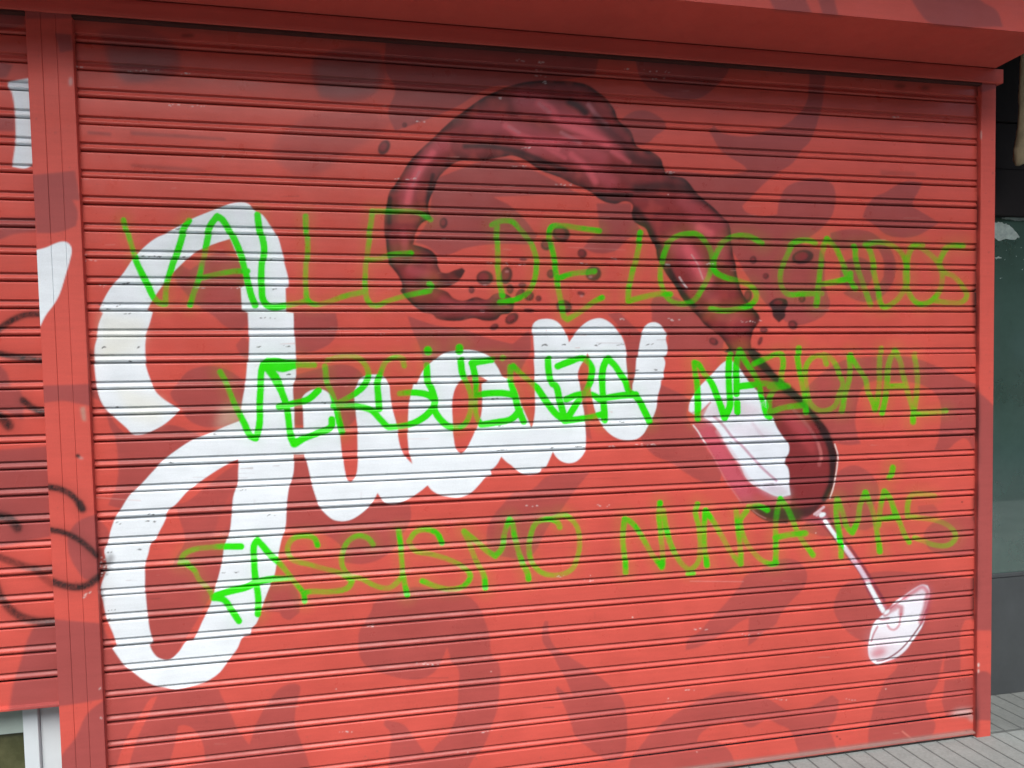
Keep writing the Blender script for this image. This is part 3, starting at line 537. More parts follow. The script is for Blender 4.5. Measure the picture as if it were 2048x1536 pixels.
GREEN_LINES = [
 [(0,1,'990,225,.75 1010,300,.65 1050,440,.5 1085,540,.95 1180,740,1 1250,870,1 1300,895,.95 1322,895,.9 1330,760,.6 1370,620,.95 1430,430,1 1480,280,1 1515,230,1'),
  (0,1,'1520,905,.95 1545,820,.7 1590,700,.8 1620,560,.5 1650,400,.95 1690,260,1 1740,195,1 1780,220,1 1840,320,1 1910,470,1 1960,620,1 2010,830,1 2040,905,1'),
  (0,1,'1600,690,.6 1750,655,.5 1880,635,.7 1980,632,.9'),
  (1,1,'15,180,1 30,300,1 60,450,1 45,600,1 45,750,1 60,870,1 110,918,1 240,908,.9 330,890,.5 410,865,.8'),
  (1,1,'400,195,.9 405,330,.6 408,450,.55 398,650,.5 400,780,.5 415,870,.9 480,900,.5 560,885,.5 700,835,.6 860,800,.85'),
  (1,1,'935,155,.85 915,300,.7 890,450,.5 875,650,.5 875,780,.7 890,860,.7 940,910,.6 1060,870,.4 1200,830,.45 1390,790,.7'),
  (1,1,'1390,735,.95 1405,755,.95'),
  (1,1,'940,155,.7 1100,155,.5 1300,165,.5 1400,220,.75'), (1,1,'880,545,.6 980,535,.55 1060,505,.7 1235,490,.8'),
  (1,1,'1930,270,.75 1925,400,.55 1935,600,.6 1950,720,.7 1970,830,.95'),
  (1,1,'1890,265,.6 1940,238,.7 2048,235,.65 2108,290,.5 2178,380,.6 2228,500,.6 2243,600,.65 2223,720,.6 2168,810,.55 2100,850,.7 2040,870,.8 1950,883,.85'),
  (2,1,'700,312,.85 550,290,.6 400,270,.55 320,280,.9 300,350,.85 320,480,.7 345,600,.7 360,700,.9 370,780,.65 395,890,.7 420,1000,.8 445,1020,.75 560,950,.4 650,880,.55 720,845,.9'),
  (2,1,'360,695,.9 480,655,.6 660,635,.75'),
  (2,1,'1030,325,.85 1010,430,.6 980,570,.7 950,700,.6 930,800,.8 930,872,.95 1050,840,.7 1180,815,.6 1265,818,.9'),
  (2,1,'1245,410,.6 1210,500,.7 1190,600,.5 1200,760,.6 1270,870,.5 1360,895,.7 1450,870,.6 1510,790,.6 1580,660,.5 1595,530,.5 1560,420,.5 1490,340,.6 1400,335,.7 1310,360,.5 1250,405,.5'),
  (2,1,'2000,410,.9 1900,355,.7 1800,350,.5 1690,400,.6 1640,470,.6 1605,560,.9 1620,630,.8 1700,680,.7 1840,720,.5 1920,760,.8 1955,830,.7 1920,895,.85 1800,935,.7 1700,950,.7 1590,935,.85'),
  (3,1,'380,410,.75 330,388,.8 200,412,.75 150,500,.5 110,600,.5 105,740,.5 150,812,.6 270,815,.7 430,812,.5'),
  (3,1,'385,905,.9 400,800,.8 415,650,.5 430,480,.5 475,375,.9 520,420,.7 580,540,.6 630,660,.7 700,770,.9'), (3,1,'420,740,.5 530,720,.9 660,690,.95 660,650,.9'),
  (3,1,'690,435,.8 700,560,.6 750,700,.5 790,820,.75 820,900,.85'),
  (3,1,'790,425,.85 820,500,.8 850,650,.6 880,780,.6 905,900,.9 930,920,.8 1010,880,.5 1080,800,.6 1105,750,.9 1105,600,.9 1070,500,.5 1000,430,.6 900,402,.6 780,422,.7'),
  (3,1,'1240,428,.6 1160,435,.75 1120,500,.6 1105,600,.8 1110,760,.7 1160,860,.6 1210,895,.85 1280,885,.7 1330,850,.8 1385,760,.45 1390,640,.5 1350,560,.6 1240,460,.5 1190,430,.5'),
  (3,1,'1565,430,.8 1440,440,.75 1390,500,.7 1365,570,.8 1390,630,.6 1480,670,.4 1560,760,.5 1590,830,.5 1550,880,.5 1450,885,.5 1340,870,.6')],
 [(0,1,'1765,1440,.95 1810,1520,.7 1835,1596,.7 1890,1726,.8 1950,1846,1 2010,1956,1 2050,1970,1'), (1,1,'0,1970,1 25,1866,1 30,1686,1 40,1536,1 55,1400,1 75,1365,1 300,1380,1 470,1385,.8'),
  (1,1,'90,1390,1,16 165,1500,1,16 200,1586,1 245,1716,1 260,1836,1 275,1936,1 310,2012,1,15 380,1976,1 500,1926,1 600,1876,1 605,1820,.95'),
  (1,1,'100,1375,1,22 200,1390,1,22 320,1382,1,14'), (1,2,'185,182,1 300,155,.9 420,120,1 500,50,1'),
  (1,1,'555,1395,.85 575,1536,.6 600,1596,.6 640,1716,.9 665,1836,1 688,1920,1'), (1,1,'570,1345,.5 700,1315,.5 830,1335,.5 900,1430,.7 895,1500,.9 840,1576,.9 700,1666,.5 620,1706,.9'),
  (1,2,'620,175,.9 800,178,.9 920,210,1 1000,290,1 1060,345,1 1085,345,.9 1250,315,.85 1350,260,1 1420,190,1'),
  (1,1,'1190,1390,.6 1170,1335,.6 1100,1325,.6 1040,1360,.5 1000,1450,.7 972,1536,1 978,1636,1 985,1735,1'), (1,2,'1150,75,.7 1260,68,.9 1380,90,1 1430,130,1'),
  (1,1,'1370,1265,.95,15 1372,1275,.95,15'), (1,1,'1622,1245,.95,14 1620,1270,1,12'),
  (1,1,'1370,1385,.95 1382,1536,1 1400,1566,1 1430,1666,1 1425,1736,1 1490,1836,1 1560,1881,.9 1660,1866,.7 1710,1766,.5 1720,1636,.5 1690,1536,.5 1655,1450,1 1640,1345,1'),
  (1,1,'1730,1370,1 1890,1342,1'), (1,1,'1735,1375,1 1750,1440,1 1760,1510,.9 1755,1636,.6 1760,1786,.5 1800,1861,.95 1900,1846,1 2048,1811,1 2108,1746,1'), (1,2,'1760,90,.8 1850,75,1 2000,75,1 2060,88,1'), (1,1,'1970,1325,.8 1975,1330,.8'),
  (2,1,'-10,1400,.9 -5,1536,1 20,1616,1 50,1736,1 92,1836,1'), (2,1,'10,1392,.9 70,1450,.7 150,1520,.6 195,1562,1 280,1686,1 350,1776,1 420,1826,1'), (2,1,'290,1335,1 300,1450,1 325,1536,1 345,1546,1 380,1666,1 420,1816,1'),
  (2,1,'370,1395,1 470,1355,1 570,1332,.9 640,1400,1 635,1480,1 615,1546,.9 585,1600,.6 520,1686,1 450,1796,1 420,1830,1 600,1806,.7 730,1776,1 740,1826,1'), (2,2,'435,122,1 540,82,.8 640,85,.8 700,120,1'),
  (2,1,'740,1826,1 730,1656,1 722,1536,1 735,1400,1 765,1332,1 820,1380,1 880,1470,1 910,1520,.9 930,1586,.7 1000,1646,1 1060,1756,1 1100,1836,1'), (2,2,'700,122,1 850,95,1 990,85,1'),
  (2,1,'1485,1816,1 1485,1636,1 1480,1536,.85 1470,1450,.6 1462,1365,.9 1490,1375,.85 1540,1450,.6 1600,1536,.9 1640,1636,1 1700,1806,1 1740,1716,1 1735,1536,1 1742,1300,.9'),
  (2,1,'1800,1686,1,11 1802,1760,1,11'), (2,1,'1795,1616,1 1795,1536,1 1800,1380,1 1815,1265,.95 1880,1370,.7 1930,1440,.6 1970,1520,.8 2005,1686,.5 2040,1786,.9 2060,1800,.95'), (2,2,'1795,22,1 1900,10,1 2048,0,.7 2100,30,.8'),
  (2,1,'1940,1375,.7 2048,1325,.7 2100,1300,.8 2150,1300,.8 2173,1350,.7 2163,1440,.7 2140,1550,.8 2100,1580,.6 2058,1656,.8 2058,1766,.95 2170,1726,.7 2325,1706,.85'), (3,2,'20,15,.85,15 90,15,.85,15 160,15,.7,9'),
  (3,1,'240,1248,.9 240,1330,.8 255,1420,.75 275,1536,.85 298,1640,.85 302,1760,.85'),
  (3,1,'470,1375,.7 455,1315,.6 390,1310,.5 320,1370,.6 300,1470,.6 310,1596,.6 340,1696,.6 430,1751,.5 530,1716,.5 570,1616,.5 600,1536,.4 580,1480,.5 550,1390,.5 500,1325,.5 440,1300,.5'),
  (3,1,'590,1750,.85 610,1636,.7 640,1536,.5 660,1420,.5 655,1305,.9 720,1400,.5 780,1500,.5 800,1596,.6 840,1686,.8 855,1742,.85 880,1636,.7 890,1536,.5 895,1400,.5 900,1250,.5'),
  (3,1,'910,1770,.85 940,1636,.8 950,1536,.8 960,1440,.8 980,1340,.7 1010,1268,.9 1060,1350,.5 1080,1450,.5 1100,1536,.7 1130,1646,.5 1160,1736,.8'), (3,2,'950,22,.85 1090,15,.85'),
  (3,1,'1170,1295,.5 1190,1400,.5 1195,1536,.5 1185,1636,.6 1165,1766,.9 1165,1840,.9'), (3,2,'1170,240,.8 1280,235,.6 1420,214,.6')],
 [(0,2,'1500,1430,.9 1445,1435,.7 1470,1370,.7 1550,1325,.5 1700,1305,.5 1800,1300,1 1930,1300,1'), (0,2,'1470,1420,.8 1560,1490,.5 1600,1566,.5 1660,1626,.4 1700,1690,.6'),
  (0,3,'1705,175,1 1790,190,1 1850,270,1 1910,360,1'), (0,3,'1705,165,1 1830,125,1 1970,90,1 2060,50,1 2178,25,1 2330,20,.5'),
  (1,2,'14,1840,1 20,1736,1 5,1600,1 -8,1450,1 -8,1280,1 15,1248,1 60,1300,1 130,1380,1 170,1410,.95 250,1500,.5 320,1596,.5 380,1676,.8 390,1736,.9'),
  (1,2,'495,1290,.8 470,1235,.75 380,1215,.6 290,1245,.6 255,1320,.55 290,1400,.5 420,1440,.4 560,1480,.4 680,1515,.5 770,1576,.8 740,1626,.7 600,1661,.6 430,1661,.7 390,1670,.9'),
  (1,2,'940,1285,.7 900,1235,.7 820,1215,.65 740,1260,.6 695,1350,.6 695,1450,.5 745,1526,.5 850,1560,.5 960,1616,.4 1060,1631,.5 1120,1596,.7 1165,1546,.7'),
  (1,2,'1145,1175,.7 1160,1280,.8 1170,1400,.55 1180,1536,.6 1190,1596,.7 1210,1686,.95'),
  (1,2,'1490,1270,.9 1450,1195,.8 1370,1165,.55 1280,1185,.5 1225,1260,.55 1270,1330,.4 1400,1360,.4 1560,1410,.4 1680,1480,.5 1715,1536,.8 1660,1616,.6 1550,1641,.5 1430,1616,.6 1330,1576,.95'),
  (1,2,'1835,1630,.9 1825,1536,.7 1760,1400,.5 1700,1250,.6 1668,1180,.95 1780,1270,.7 1860,1340,.75 1920,1375,.9 1970,1320,.75 1990,1200,.5 2030,1080,.85 2055,1120,.6 2068,1200,.7 2098,1310,.6 2138,1440,.8 2178,1530,.95 2180,1560,.95'),
  (2,2,'385,1145,.8 370,1110,.7 300,1080,.8 200,1110,.5 150,1220,.6 150,1380,.5 210,1490,.5 330,1530,.4 470,1490,.4 530,1380,.4 545,1250,.4 510,1120,.4 420,1050,.8 320,1078,.7'),
  (2,2,'910,1505,.95 905,1380,.6 890,1200,.7 905,1080,.95 950,1100,.8 1030,1200,.6 1130,1370,.55 1200,1465,.95 1210,1380,.5 1195,1200,.6 1180,1050,.8 1185,950,.85'),
  (2,2,'1210,1010,.7 1240,1170,.85 1300,1340,.75 1360,1440,.5 1420,1490,.5 1480,1440,.4 1510,1330,.5 1500,1150,.5 1470,1010,.6 1485,960,.7'), (2,2,'1405,1518,.7,8 1455,1515,.7,8'),
  (2,2,'1560,1450,.95 1545,1300,.6 1540,1150,.6 1550,1012,.95 1600,1080,.75 1680,1210,.5 1770,1370,.5 1830,1440,.95 1830,1300,.5 1810,1130,.8 1798,1020,.7'),
  (2,2,'1880,1015,.7 1830,1090,.7 1850,1200,.5 1920,1330,.4 2000,1410,.35 2078,1440,.8 2115,1430,.95'), (2,2,'1895,980,.6 1980,975,.7 2045,1008,.8'),
  (3,2,'60,1420,.8 70,1250,.8 65,1120,.5 80,1000,.7 100,922,.95 160,1000,.7 200,1090,.7 240,1180,.4 300,1280,.6 360,1368,.9'), (3,2,'65,1230,.9 180,1205,.85 305,1195,.95'),
  (3,2,'585,1380,.7 580,1220,.8 550,1050,.6 555,922,.95 600,1030,.5 640,1150,.6 680,1188,.95 720,1100,.6 740,970,.55 780,868,.95 820,960,.5 860,1080,.5 880,1200,.6 895,1340,.95'),
  (3,2,'890,1130,.7 900,1000,.5 932,858,.95 980,920,.6 1020,1030,.95 1060,1110,.45 1100,1210,.5 1130,1265,.7'), (3,2,'890,1080,.6 960,1075,.8 1030,1060,.9'), (3,2,'1000,668,.95 990,720,.8 970,748,.5'),
  (3,2,'1330,895,.5 1240,880,.5 1150,890,.6 1120,970,.6 1120,1060,.5 1220,1070,.4 1380,1100,.35 1480,1160,.35 1505,1220,.5 1450,1285,.4 1340,1290,.35 1230,1250,.4 1180,1230,.7')]]

WORDS = [[(0, 9), (9, 13), (13, 16), (16, 99)], [(0, 24), (24, 99)], [(0, 11), (11, 19), (19, 99)]]

def paint_green(cv):
    blot = (1 + 9 * blur(rng.standard_normal((CH, CW)).astype(np.float32), 9)).clip(.72, 1.25)   # uneven pressure of the can
    white = np.clip((cv.c[..., 2] - .12) / .45, 0, 1)
    for k, strokes in enumerate(GREEN_LINES):
        S_ = []
        for c, r, s in strokes:
            st = []
            for t in s.split():
                q = [float(v) for v in t.split(',')]
                al = q[2]
                w = q[3] if len(q) > 3 else 8.2 + 3.2 * al
                st.append((c * 512 + q[0] / 4, r * 384 + q[1] / 4, w, al))
            S_.append(st)
        halo = cv.field(S_, .95, 3.2) * .075
        cv.lay(halo, GREEN * .8 + np.array([.03, .02, .0]))
        F = np.clip(cv.field(S_, .36, 1.0, .10) * blot, 0, 1)
        F = F * (1 - .16 * np.clip((np.arange(CW) + X0 - 1350) / 400, 0, 1)).astype(np.float32)[None, :]
        F = .92 * F * (1 - white) + np.clip(F * 2.2, 0, 1) * white
        thin = np.clip(F * 1.06, 0, 1)
        col = GREEN[None, None, :] * (1.0 - .30 * (1 - white[..., None])) + np.array([.02, .0, .0])
        cv.c += (thin[..., None] * (col - cv.c)).astype(np.float32)
        cv.c[..., 2] *= (1 - .6 * thin * (1 - white)).astype(np.float32)
        for w, (i0, i1) in enumerate(WORDS[k]):
            cv.id[cv.field(S_[i0:i1], .36) > .33] = 4 + sum(len(q) for q in WORDS[:k]) + w

def paint_wear(cv):
    """white chips where the curtain rubs, splashes, dots"""
    rows = '150,133 260,143 285,141 300,142 370,146 1040,122 1085,125 1075,140 1250,137 1300,142 1335,144 1315,157 1080,152 1090,166 345,211 400,213 440,312 835,244 797,358 827,357 1000,196 1053,297 1030,333 1050,334 1335,346 1345,347 1793,235 1126,370 890,478 980,527 1015,527 1040,528 1050,529 1163,528 1228,518 1420,528 1480,642 1510,641 1125,1152 1180,1161 740,1252 850,1329 870,1329 1495,1270 1520,1268 1380,1380 1290,890 1310,890 1225,892 1700,1400 1552,1400 1240,638 1345,639 760,668 1395,1258 165,509 180,521 200,571 400,576 470,577 970,1463 690,1464 1058,1011 1210,1011'
    for p in S(rows):
        for k in range(4):
            cv.ell(p[0] + rng.normal(0, 7), p[1] + rng.normal(0, 1.2), rng.uniform(.6, 3.5), rng.uniform(.5, 1.2), (.70, .62, .60), rng.normal(.05, .25), .45, rng.uniform(.35, .95))
    for p in S('1181,1151 1265,1234 982,1343 703,1464 672,1378 934,1505 1394,1504 1266,1235 1633,1066 1571,1400 1770,1378 1336,1397 1230,517 1241,639 1093,661 1336,389 1130,370 1128,371'):
        cv.ell(p[0], p[1], 1.2, 1.2, (.75, .5, .45), soft=.4, a=.9)
    for k in range(160):                                     # faint scratches
        x, y = rng.uniform(150, 1950), rng.uniform(60, 1500); L = rng.uniform(4, 40)
        cv.poly([(x, y), (x + L, y + rng.normal(0, 1.5)), (x + L, y + 1.1), (x, y + 1.1)], (.62, .30, .26) if rng.random() < .5 else (.16, .05, .045), .5, rng.uniform(.15, .5), smooth=False)
    for k in range(240):                                     # splashed dirt along the foot of the shutter
        y = 1535 - abs(rng.normal(0, 55)); x = rng.uniform(210, 1950)
        cv.ell(x, y, rng.uniform(.6, 2.2), rng.uniform(.6, 1.6), (.20, .10, .075), 0, .7, rng.uniform(.2, .55))
    for k in range(34):                                      # run marks under the joints
        x, y = rng.uniform(160, 1950), rng.uniform(120, 1480); L = rng.uniform(8, 26)
        cv.poly([(x, y), (x + 2.5, y), (x + 1.6, y + L), (x + .4, y + L)], (.22, .06, .05), 1.0, rng.uniform(.12, .35), smooth=False)
    for k in range(26):                                      # longer rubbed scratches
        x, y = rng.uniform(160, 1800), rng.uniform(120, 1480); L = rng.uniform(30, 130); s = rng.normal(.01, .03)
        cv.line([(x, y), (x + L * .5, y + L * s), (x + L, y + L * s * 2)], 1.4, (.72, .40, .36) if rng.random() < .6 else (.2, .05, .045), rng.uniform(.12, .4), .6)
    # grime against the guide rails, scraped grey patch low on the right
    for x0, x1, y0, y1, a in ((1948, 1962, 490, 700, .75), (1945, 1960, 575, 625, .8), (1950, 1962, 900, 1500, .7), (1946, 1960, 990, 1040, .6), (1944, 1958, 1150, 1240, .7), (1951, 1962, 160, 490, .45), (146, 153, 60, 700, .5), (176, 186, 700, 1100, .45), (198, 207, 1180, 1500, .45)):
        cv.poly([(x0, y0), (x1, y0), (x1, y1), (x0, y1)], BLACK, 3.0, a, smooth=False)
    cv.poly(S('1915,1420 1948,1418 1946,1430 1900,1432'), (.55, .50, .48), 4.5, .6)
    cv.poly(S('1935,1435 1950,1432 1945,1445'), (.50, .38, .36), 3, .6)
    cv.line(S('1805,1463 1820,1475 1832,1486'), 3, (.62, .20, .16), .7, .6)
    for x, y in ((1640, 1456), (1674, 1473), (1680, 1478), (1925, 1004), (1933, 1462)): cv.ell(x, y, 2, 1.5, BLACK, soft=.6, a=.8)
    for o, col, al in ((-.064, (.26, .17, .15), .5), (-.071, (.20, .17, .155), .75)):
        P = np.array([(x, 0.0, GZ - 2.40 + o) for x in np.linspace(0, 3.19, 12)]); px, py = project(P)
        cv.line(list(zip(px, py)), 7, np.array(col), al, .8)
    # black spray drift over from the post
    cv.line(S('196,1105 203,1115 207,1130 200,1150'), 16, BLACK, .6, .95)
    cv.line(S('195,1150 212,1140 222,1115'), 14, BLACK, .5, .95)
    for k in range(26): cv.ell(rng.normal(208, 6), rng.normal(1133, 10), rng.uniform(.8, 2.5), rng.uniform(.6, 1.5), (.6, .6, .6) if rng.random() < .6 else BLACK, 0, .5, .8)

def black_spray(cv, strokes, pid=None):
    S_ = [[(p[0], p[1], w, a) for p in T(c, r, s)] for c, r, s, w, a in strokes]
    cv.lay(cv.field([[(x, y, w * 2.6, a * .22) for x, y, w, a in st] for st in S_], .95), BLACK)
    for i, st in enumerate(S_):
        cv.lay(cv.field([st], .6, 1.0, .12), BLACK, None if pid is None else pid + i, .4)

# ------------------------------------------------------------------ materials
MAT_METAL = painted_metal('painted_metal')
MAT_FLAT = painted_metal('painted_sheet', 0.5, 0.10)
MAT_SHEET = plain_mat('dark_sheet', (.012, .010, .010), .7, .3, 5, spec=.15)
MAT_SLOT_SHADE = plain_mat('slot_shade', (.07, .018, .014), .8, .3, 20)  # dark colour imitating the shade of the slot under the lintel
MAT_PANEL = plain_mat('grey_panel', (.056, .064, .068), .5, .2, 6)
MAT_WHITE = plain_mat('white_frame', (.58, .65, .68), .4, .08, 5)
MAT_CLOTH = plain_mat('tan_cloth', (.30, .25, .15), .9, .35, 22, .5)
MAT_WALL = plain_mat('render_wall', (.35, .32, .29), .85, .2, 3, .4)
MAT_DARK = plain_mat('dark_interior', (.02, .02, .02), .9, .2)
MAT_PALE = plain_mat('pale_matt', (.34, .42, .39), .8, .5, 30)

def glass_mat(name, c0, c1, rough=.12, ior=1.9, sc=9.0):
    m, n, l, p = node_mat(name)
    f = ramp(n, l, noise(n, l, sc, 8, 0.7), [(0.35, tuple(c0)), (0.65, tuple(c1))])
    l.new(f, p.inputs['Base Color'])
    p.inputs['IOR'].default_value = ior
    r = ramp(n, l, noise(n, l, 5.0, 5, 0.6), [(0.3, rough * .6), (0.7, rough * 1.8)]); l.new(r, p.inputs['Roughness'])
    return m
MAT_GLASS = glass_mat('street_glass', (.036, .068, .056), (.052, .098, .084), .045, 2.2, 2.5)
MAT_DOORGLASS = glass_mat('door_glass', (.05, .055, .02), (.10, .10, .045), .2, 1.5)

# ------------------------------------------------------------------ ground
def pavement_mat(name='ribbed_paving', k=1.0):
    m, n, l, p = node_mat(name)
    tc = n.new('ShaderNodeTexCoord'); sp = n.new('ShaderNodeSeparateXYZ'); l.new(tc.outputs['Object'], sp.inputs[0])
    def groove(sock, pitch, width):
        a = n.new('ShaderNodeMath'); a.operation = 'DIVIDE'; l.new(sock, a.inputs[0]); a.inputs[1].default_value = pitch
        b = n.new('ShaderNodeMath'); b.operation = 'FRACT'; l.new(a.outputs[0], b.inputs[0])
        c = n.new('ShaderNodeMath'); c.operation = 'SUBTRACT'; l.new(b.outputs[0], c.inputs[0]); c.inputs[1].default_value = .5
        d = n.new('ShaderNodeMath'); d.operation = 'ABSOLUTE'; l.new(c.outputs[0], d.inputs[0])
        e = n.new('ShaderNodeMapRange'); e.inputs[1].default_value = .5 - width; e.inputs[2].default_value = .5; e.inputs[3].default_value = 1; e.inputs[4].default_value = 0
        l.new(d.outputs[0], e.inputs[0]); return e.outputs[0]
    g1 = groove(sp.outputs['X'], .081, .075); g2 = groove(sp.outputs['Y'], .40, .014); g3 = groove(sp.outputs['X'], .405, .012)
    m0 = n.new('ShaderNodeMath'); m0.operation = 'MINIMUM'; l.new(g2, m0.inputs[0]); l.new(g3, m0.inputs[1]); g2 = m0.outputs[0]
    mn = n.new('ShaderNodeMath'); mn.operation = 'MINIMUM'; l.new(g1, mn.inputs[0]); l.new(g2, mn.inputs[1])
    v = ramp(n, l, noise(n, l, 3.0, 8, .7), [(.3, (.21 * k, .235 * k, .225 * k)), (.7, (.33 * k, .365 * k, .35 * k))])
    v = mix_rgb(n, l, 'MULTIPLY', .7, v, ramp(n, l, noise(n, l, 90, 4, .7), [(.3, .72), (.7, 1.1)]))
    v = mix_rgb(n, l, 'MULTIPLY', 1, v, ramp(n, l, mn.outputs[0], [(0, .42), (.8, 1.0)]))
    l.new(v, p.inputs['Base Color']); p.inputs['Roughness'].default_value = .85
    bump(n, l, mn.outputs[0], .8, .006, p)
    return m
def sheet(name, x0, x1, y0, y1, z, mat):
    me = bpy.data.meshes.new(name); me.from_pydata([(x0, y0, z), (x1, y0, z), (x1, y1, z), (x0, y1, z)], [], [(0, 1, 2, 3)])
    return tag(link_mesh(name, me, mat), kind='structure')
sheet('ground', -400, 400, -400, 400, -0.13, plain_mat('ground_soil', (.16, .15, .12), .95, .3, 1))
pv = MB().box(-30, 30, -4.2, 2.0, -0.125, 0.0)
tag(pv.build('pavement', pavement_mat('ribbed_paving', .86), bevel=.01), kind='structure')
rf = MB().box(3.16, 7.4, .002, .34, 0.0005, .004)
tag(rf.build('recess_floor', pavement_mat('shaded_recess_paving', .58)), kind='structure')  # copy of the paving tinted darker for the recess's shade and dirt
sheet('road', -200, 200, -12.5, -4.25, -0.126, plain_mat('asphalt', (.085, .095, .10), .9, .25, 2))

# ------------------------------------------------------------------ trees across the street (seen mirrored in the shop window)
def leaf_mat(name, c):
    m, n, l, p = node_mat(name)
    v = ramp(n, l, noise(n, l, 1.3, 5, .6), [(.3, tuple(.6 * q for q in c)), (.7, tuple(1.4 * q for q in c))])
    l.new(v, p.inputs['Base Color']); p.inputs['Roughness'].default_value = .7
    return m
MAT_LEAF = leaf_mat('leaves', (.075, .095, .028)); MAT_BARK = plain_mat('bark', (.09, .07, .05), .9, .3, 10, .5)
def crown_mesh(name, n, seed):
    g = np.random.default_rng(seed)
    cl = g.normal(0, 1, (26, 3)) * [1.5, 1.5, 1.1] + [0, 0, 4.6]
    c = cl[g.integers(0, 26, n)] + g.normal(0, .55, (n, 3))
    a = g.normal(0, 1, (n, 3)); a /= np.linalg.norm(a, axis=1)[:, None]
    b = np.cross(a, g.normal(0, 1, (n, 3))); b /= np.linalg.norm(b, axis=1)[:, None]
    s = g.uniform(.10, .22, (n, 1))
    v = np.stack([c - a * s, c + b * s * .6, c + a * s, c - b * s * .6], 1).reshape(-1, 3)
    return fast_mesh(name, v, np.arange(n * 4).reshape(-1, 4))
TREES = [(2.5, -14.2, 1.0), (6.5, -14.8, 1.15), (10.2, -14.0, .95), (14.0, -14.6, 1.1), (18.5, -14.3, 1.05), (-3.0, -14.4, 1.0)]
for i, (x, y, s) in enumerate(TREES):
    t = thing('street_tree', 'leafy green street tree across the road, mirrored in the shop window', 'tree', (x, y, -.12), 'trees across the road')
    tr = MB().tube([(0, 0, 0), (.03, .02, 1.2), (.0, .05, 2.6), (.15, .1, 4.6)], [(.20, .20), (.15, .15), (.12, .12), (.04, .04)])
    for q in range(5):
        an = q * 1.26 + i; tr.tube([(0, .03, 2.2 + .2 * q), (.8 * math.cos(an), .8 * math.sin(an), 3.3 + .2 * q), (1.6 * math.cos(an), 1.6 * math.sin(an), 4.3 + .2 * q)], [(.07, .07), (.05, .05), (.02, .02)], 6)
    trunk = tr.build('trunk', MAT_BARK, None, smooth=True); trunk.parent = t
    cr = link_mesh('crown', crown_mesh('crown', 3500, 40 + i), MAT_LEAF); cr.parent = t
    t.scale = (s, s, s); t.rotation_euler[2] = i * 1.1

# ------------------------------------------------------------------ unseen houses added across the street to block low sky light
MAT_BRICK = plain_mat('ochre_render', (.26, .20, .15), .85, .2, 1.5, .4)
MAT_PANE = glass_mat('dark_panes', (.02, .025, .03), (.04, .045, .05), .1, 1.5)
opp = thing('added_street_block', 'unseen ochre apartment block added across the road to block low sky light', 'building', (5, -18.5, -.12))
MB().box(-45, 55, -28, -18.5, -.12, 11.5).build('wall', MAT_BRICK, opp)
for fl in range(3):
    for q in range(14):
        x = -20 + q * 3.6; z = 2.2 + fl * 3.1
        w_ = MB().box(x, x + 1.4, -18.52, -18.4, z, z + 1.7).build('window', MAT_WHITE, opp)
        g_ = MB().box(x + .1, x + 1.3, -18.41, -18.385, z + .1, z + 1.6).build('pane', MAT_PANE)
        g_.parent = w_; g_.matrix_parent_inverse = Matrix.Identity(4)

# ------------------------------------------------------------------ slatted curtains
def slat_profile(fine=2.4):
    """(mm down the slat, mm outwards) of one interlocking slat, top to bottom"""
    p = [(0.0, -10), (0.9, -10), (1.05, -4), (1.6, -2.4), (2.6, -1.0), (4.0, -.2), (5.5, .1)]
    t = 5.5
    n = max(4, int((51.5 - t) / fine))
    for i in range(1, n + 1):
        q = i / n; p.append((t + (51.5 - t) * q, .1 + 1.0 * q + .4 * math.sin(math.pi * q)))
    p += [(52.4, .8), (53.0, -.6), (53.5, -3.0), (54.0, -5.4), (55.2, -6.4), (57.4, -6.4), (59.8, -5.8), (62.0, -4.7), (64.0, -3.2), (65.8, -1.8), (67.4, -.8), (69.0, -.2), (70.4, 0), (71.8, -.3), (73.2, -1.0), (74.5, -2.1), (75.6, -3.7), (76.4, -5.6), (76.8, -10), (79.0, -10)]
    return p

def curtain_rows(k0, k1, pitch, zref, fine):
    """rows (z, y, ny, nz, slat) for slats k0..k1; slat k ends at zref - k*pitch"""
    pr = slat_profile(fine); rows = []
    sc = pitch / .08
    for k in range(k0, k1 + 1):
        for t, o in pr: rows.append((zref - (k - 1) * pitch - t * .001 * sc, -o * .001, k))
    z = np.array([r[0] for r in rows]); y = np.array([r[1] for r in rows]); k = np.array([r[2] for r in rows])
    dz, dy = np.gradient(z), np.gradient(y)
    nrm = np.stack([np.zeros_like(z), dz, -dy], 1)          # outward = -Y
    nrm /= np.linalg.norm(nrm, axis=1)[:, None] + 1e-12
    nrm *= np.sign(-nrm[:, 1] + 1e-9)[:, None]
    return z, y, k, nrm

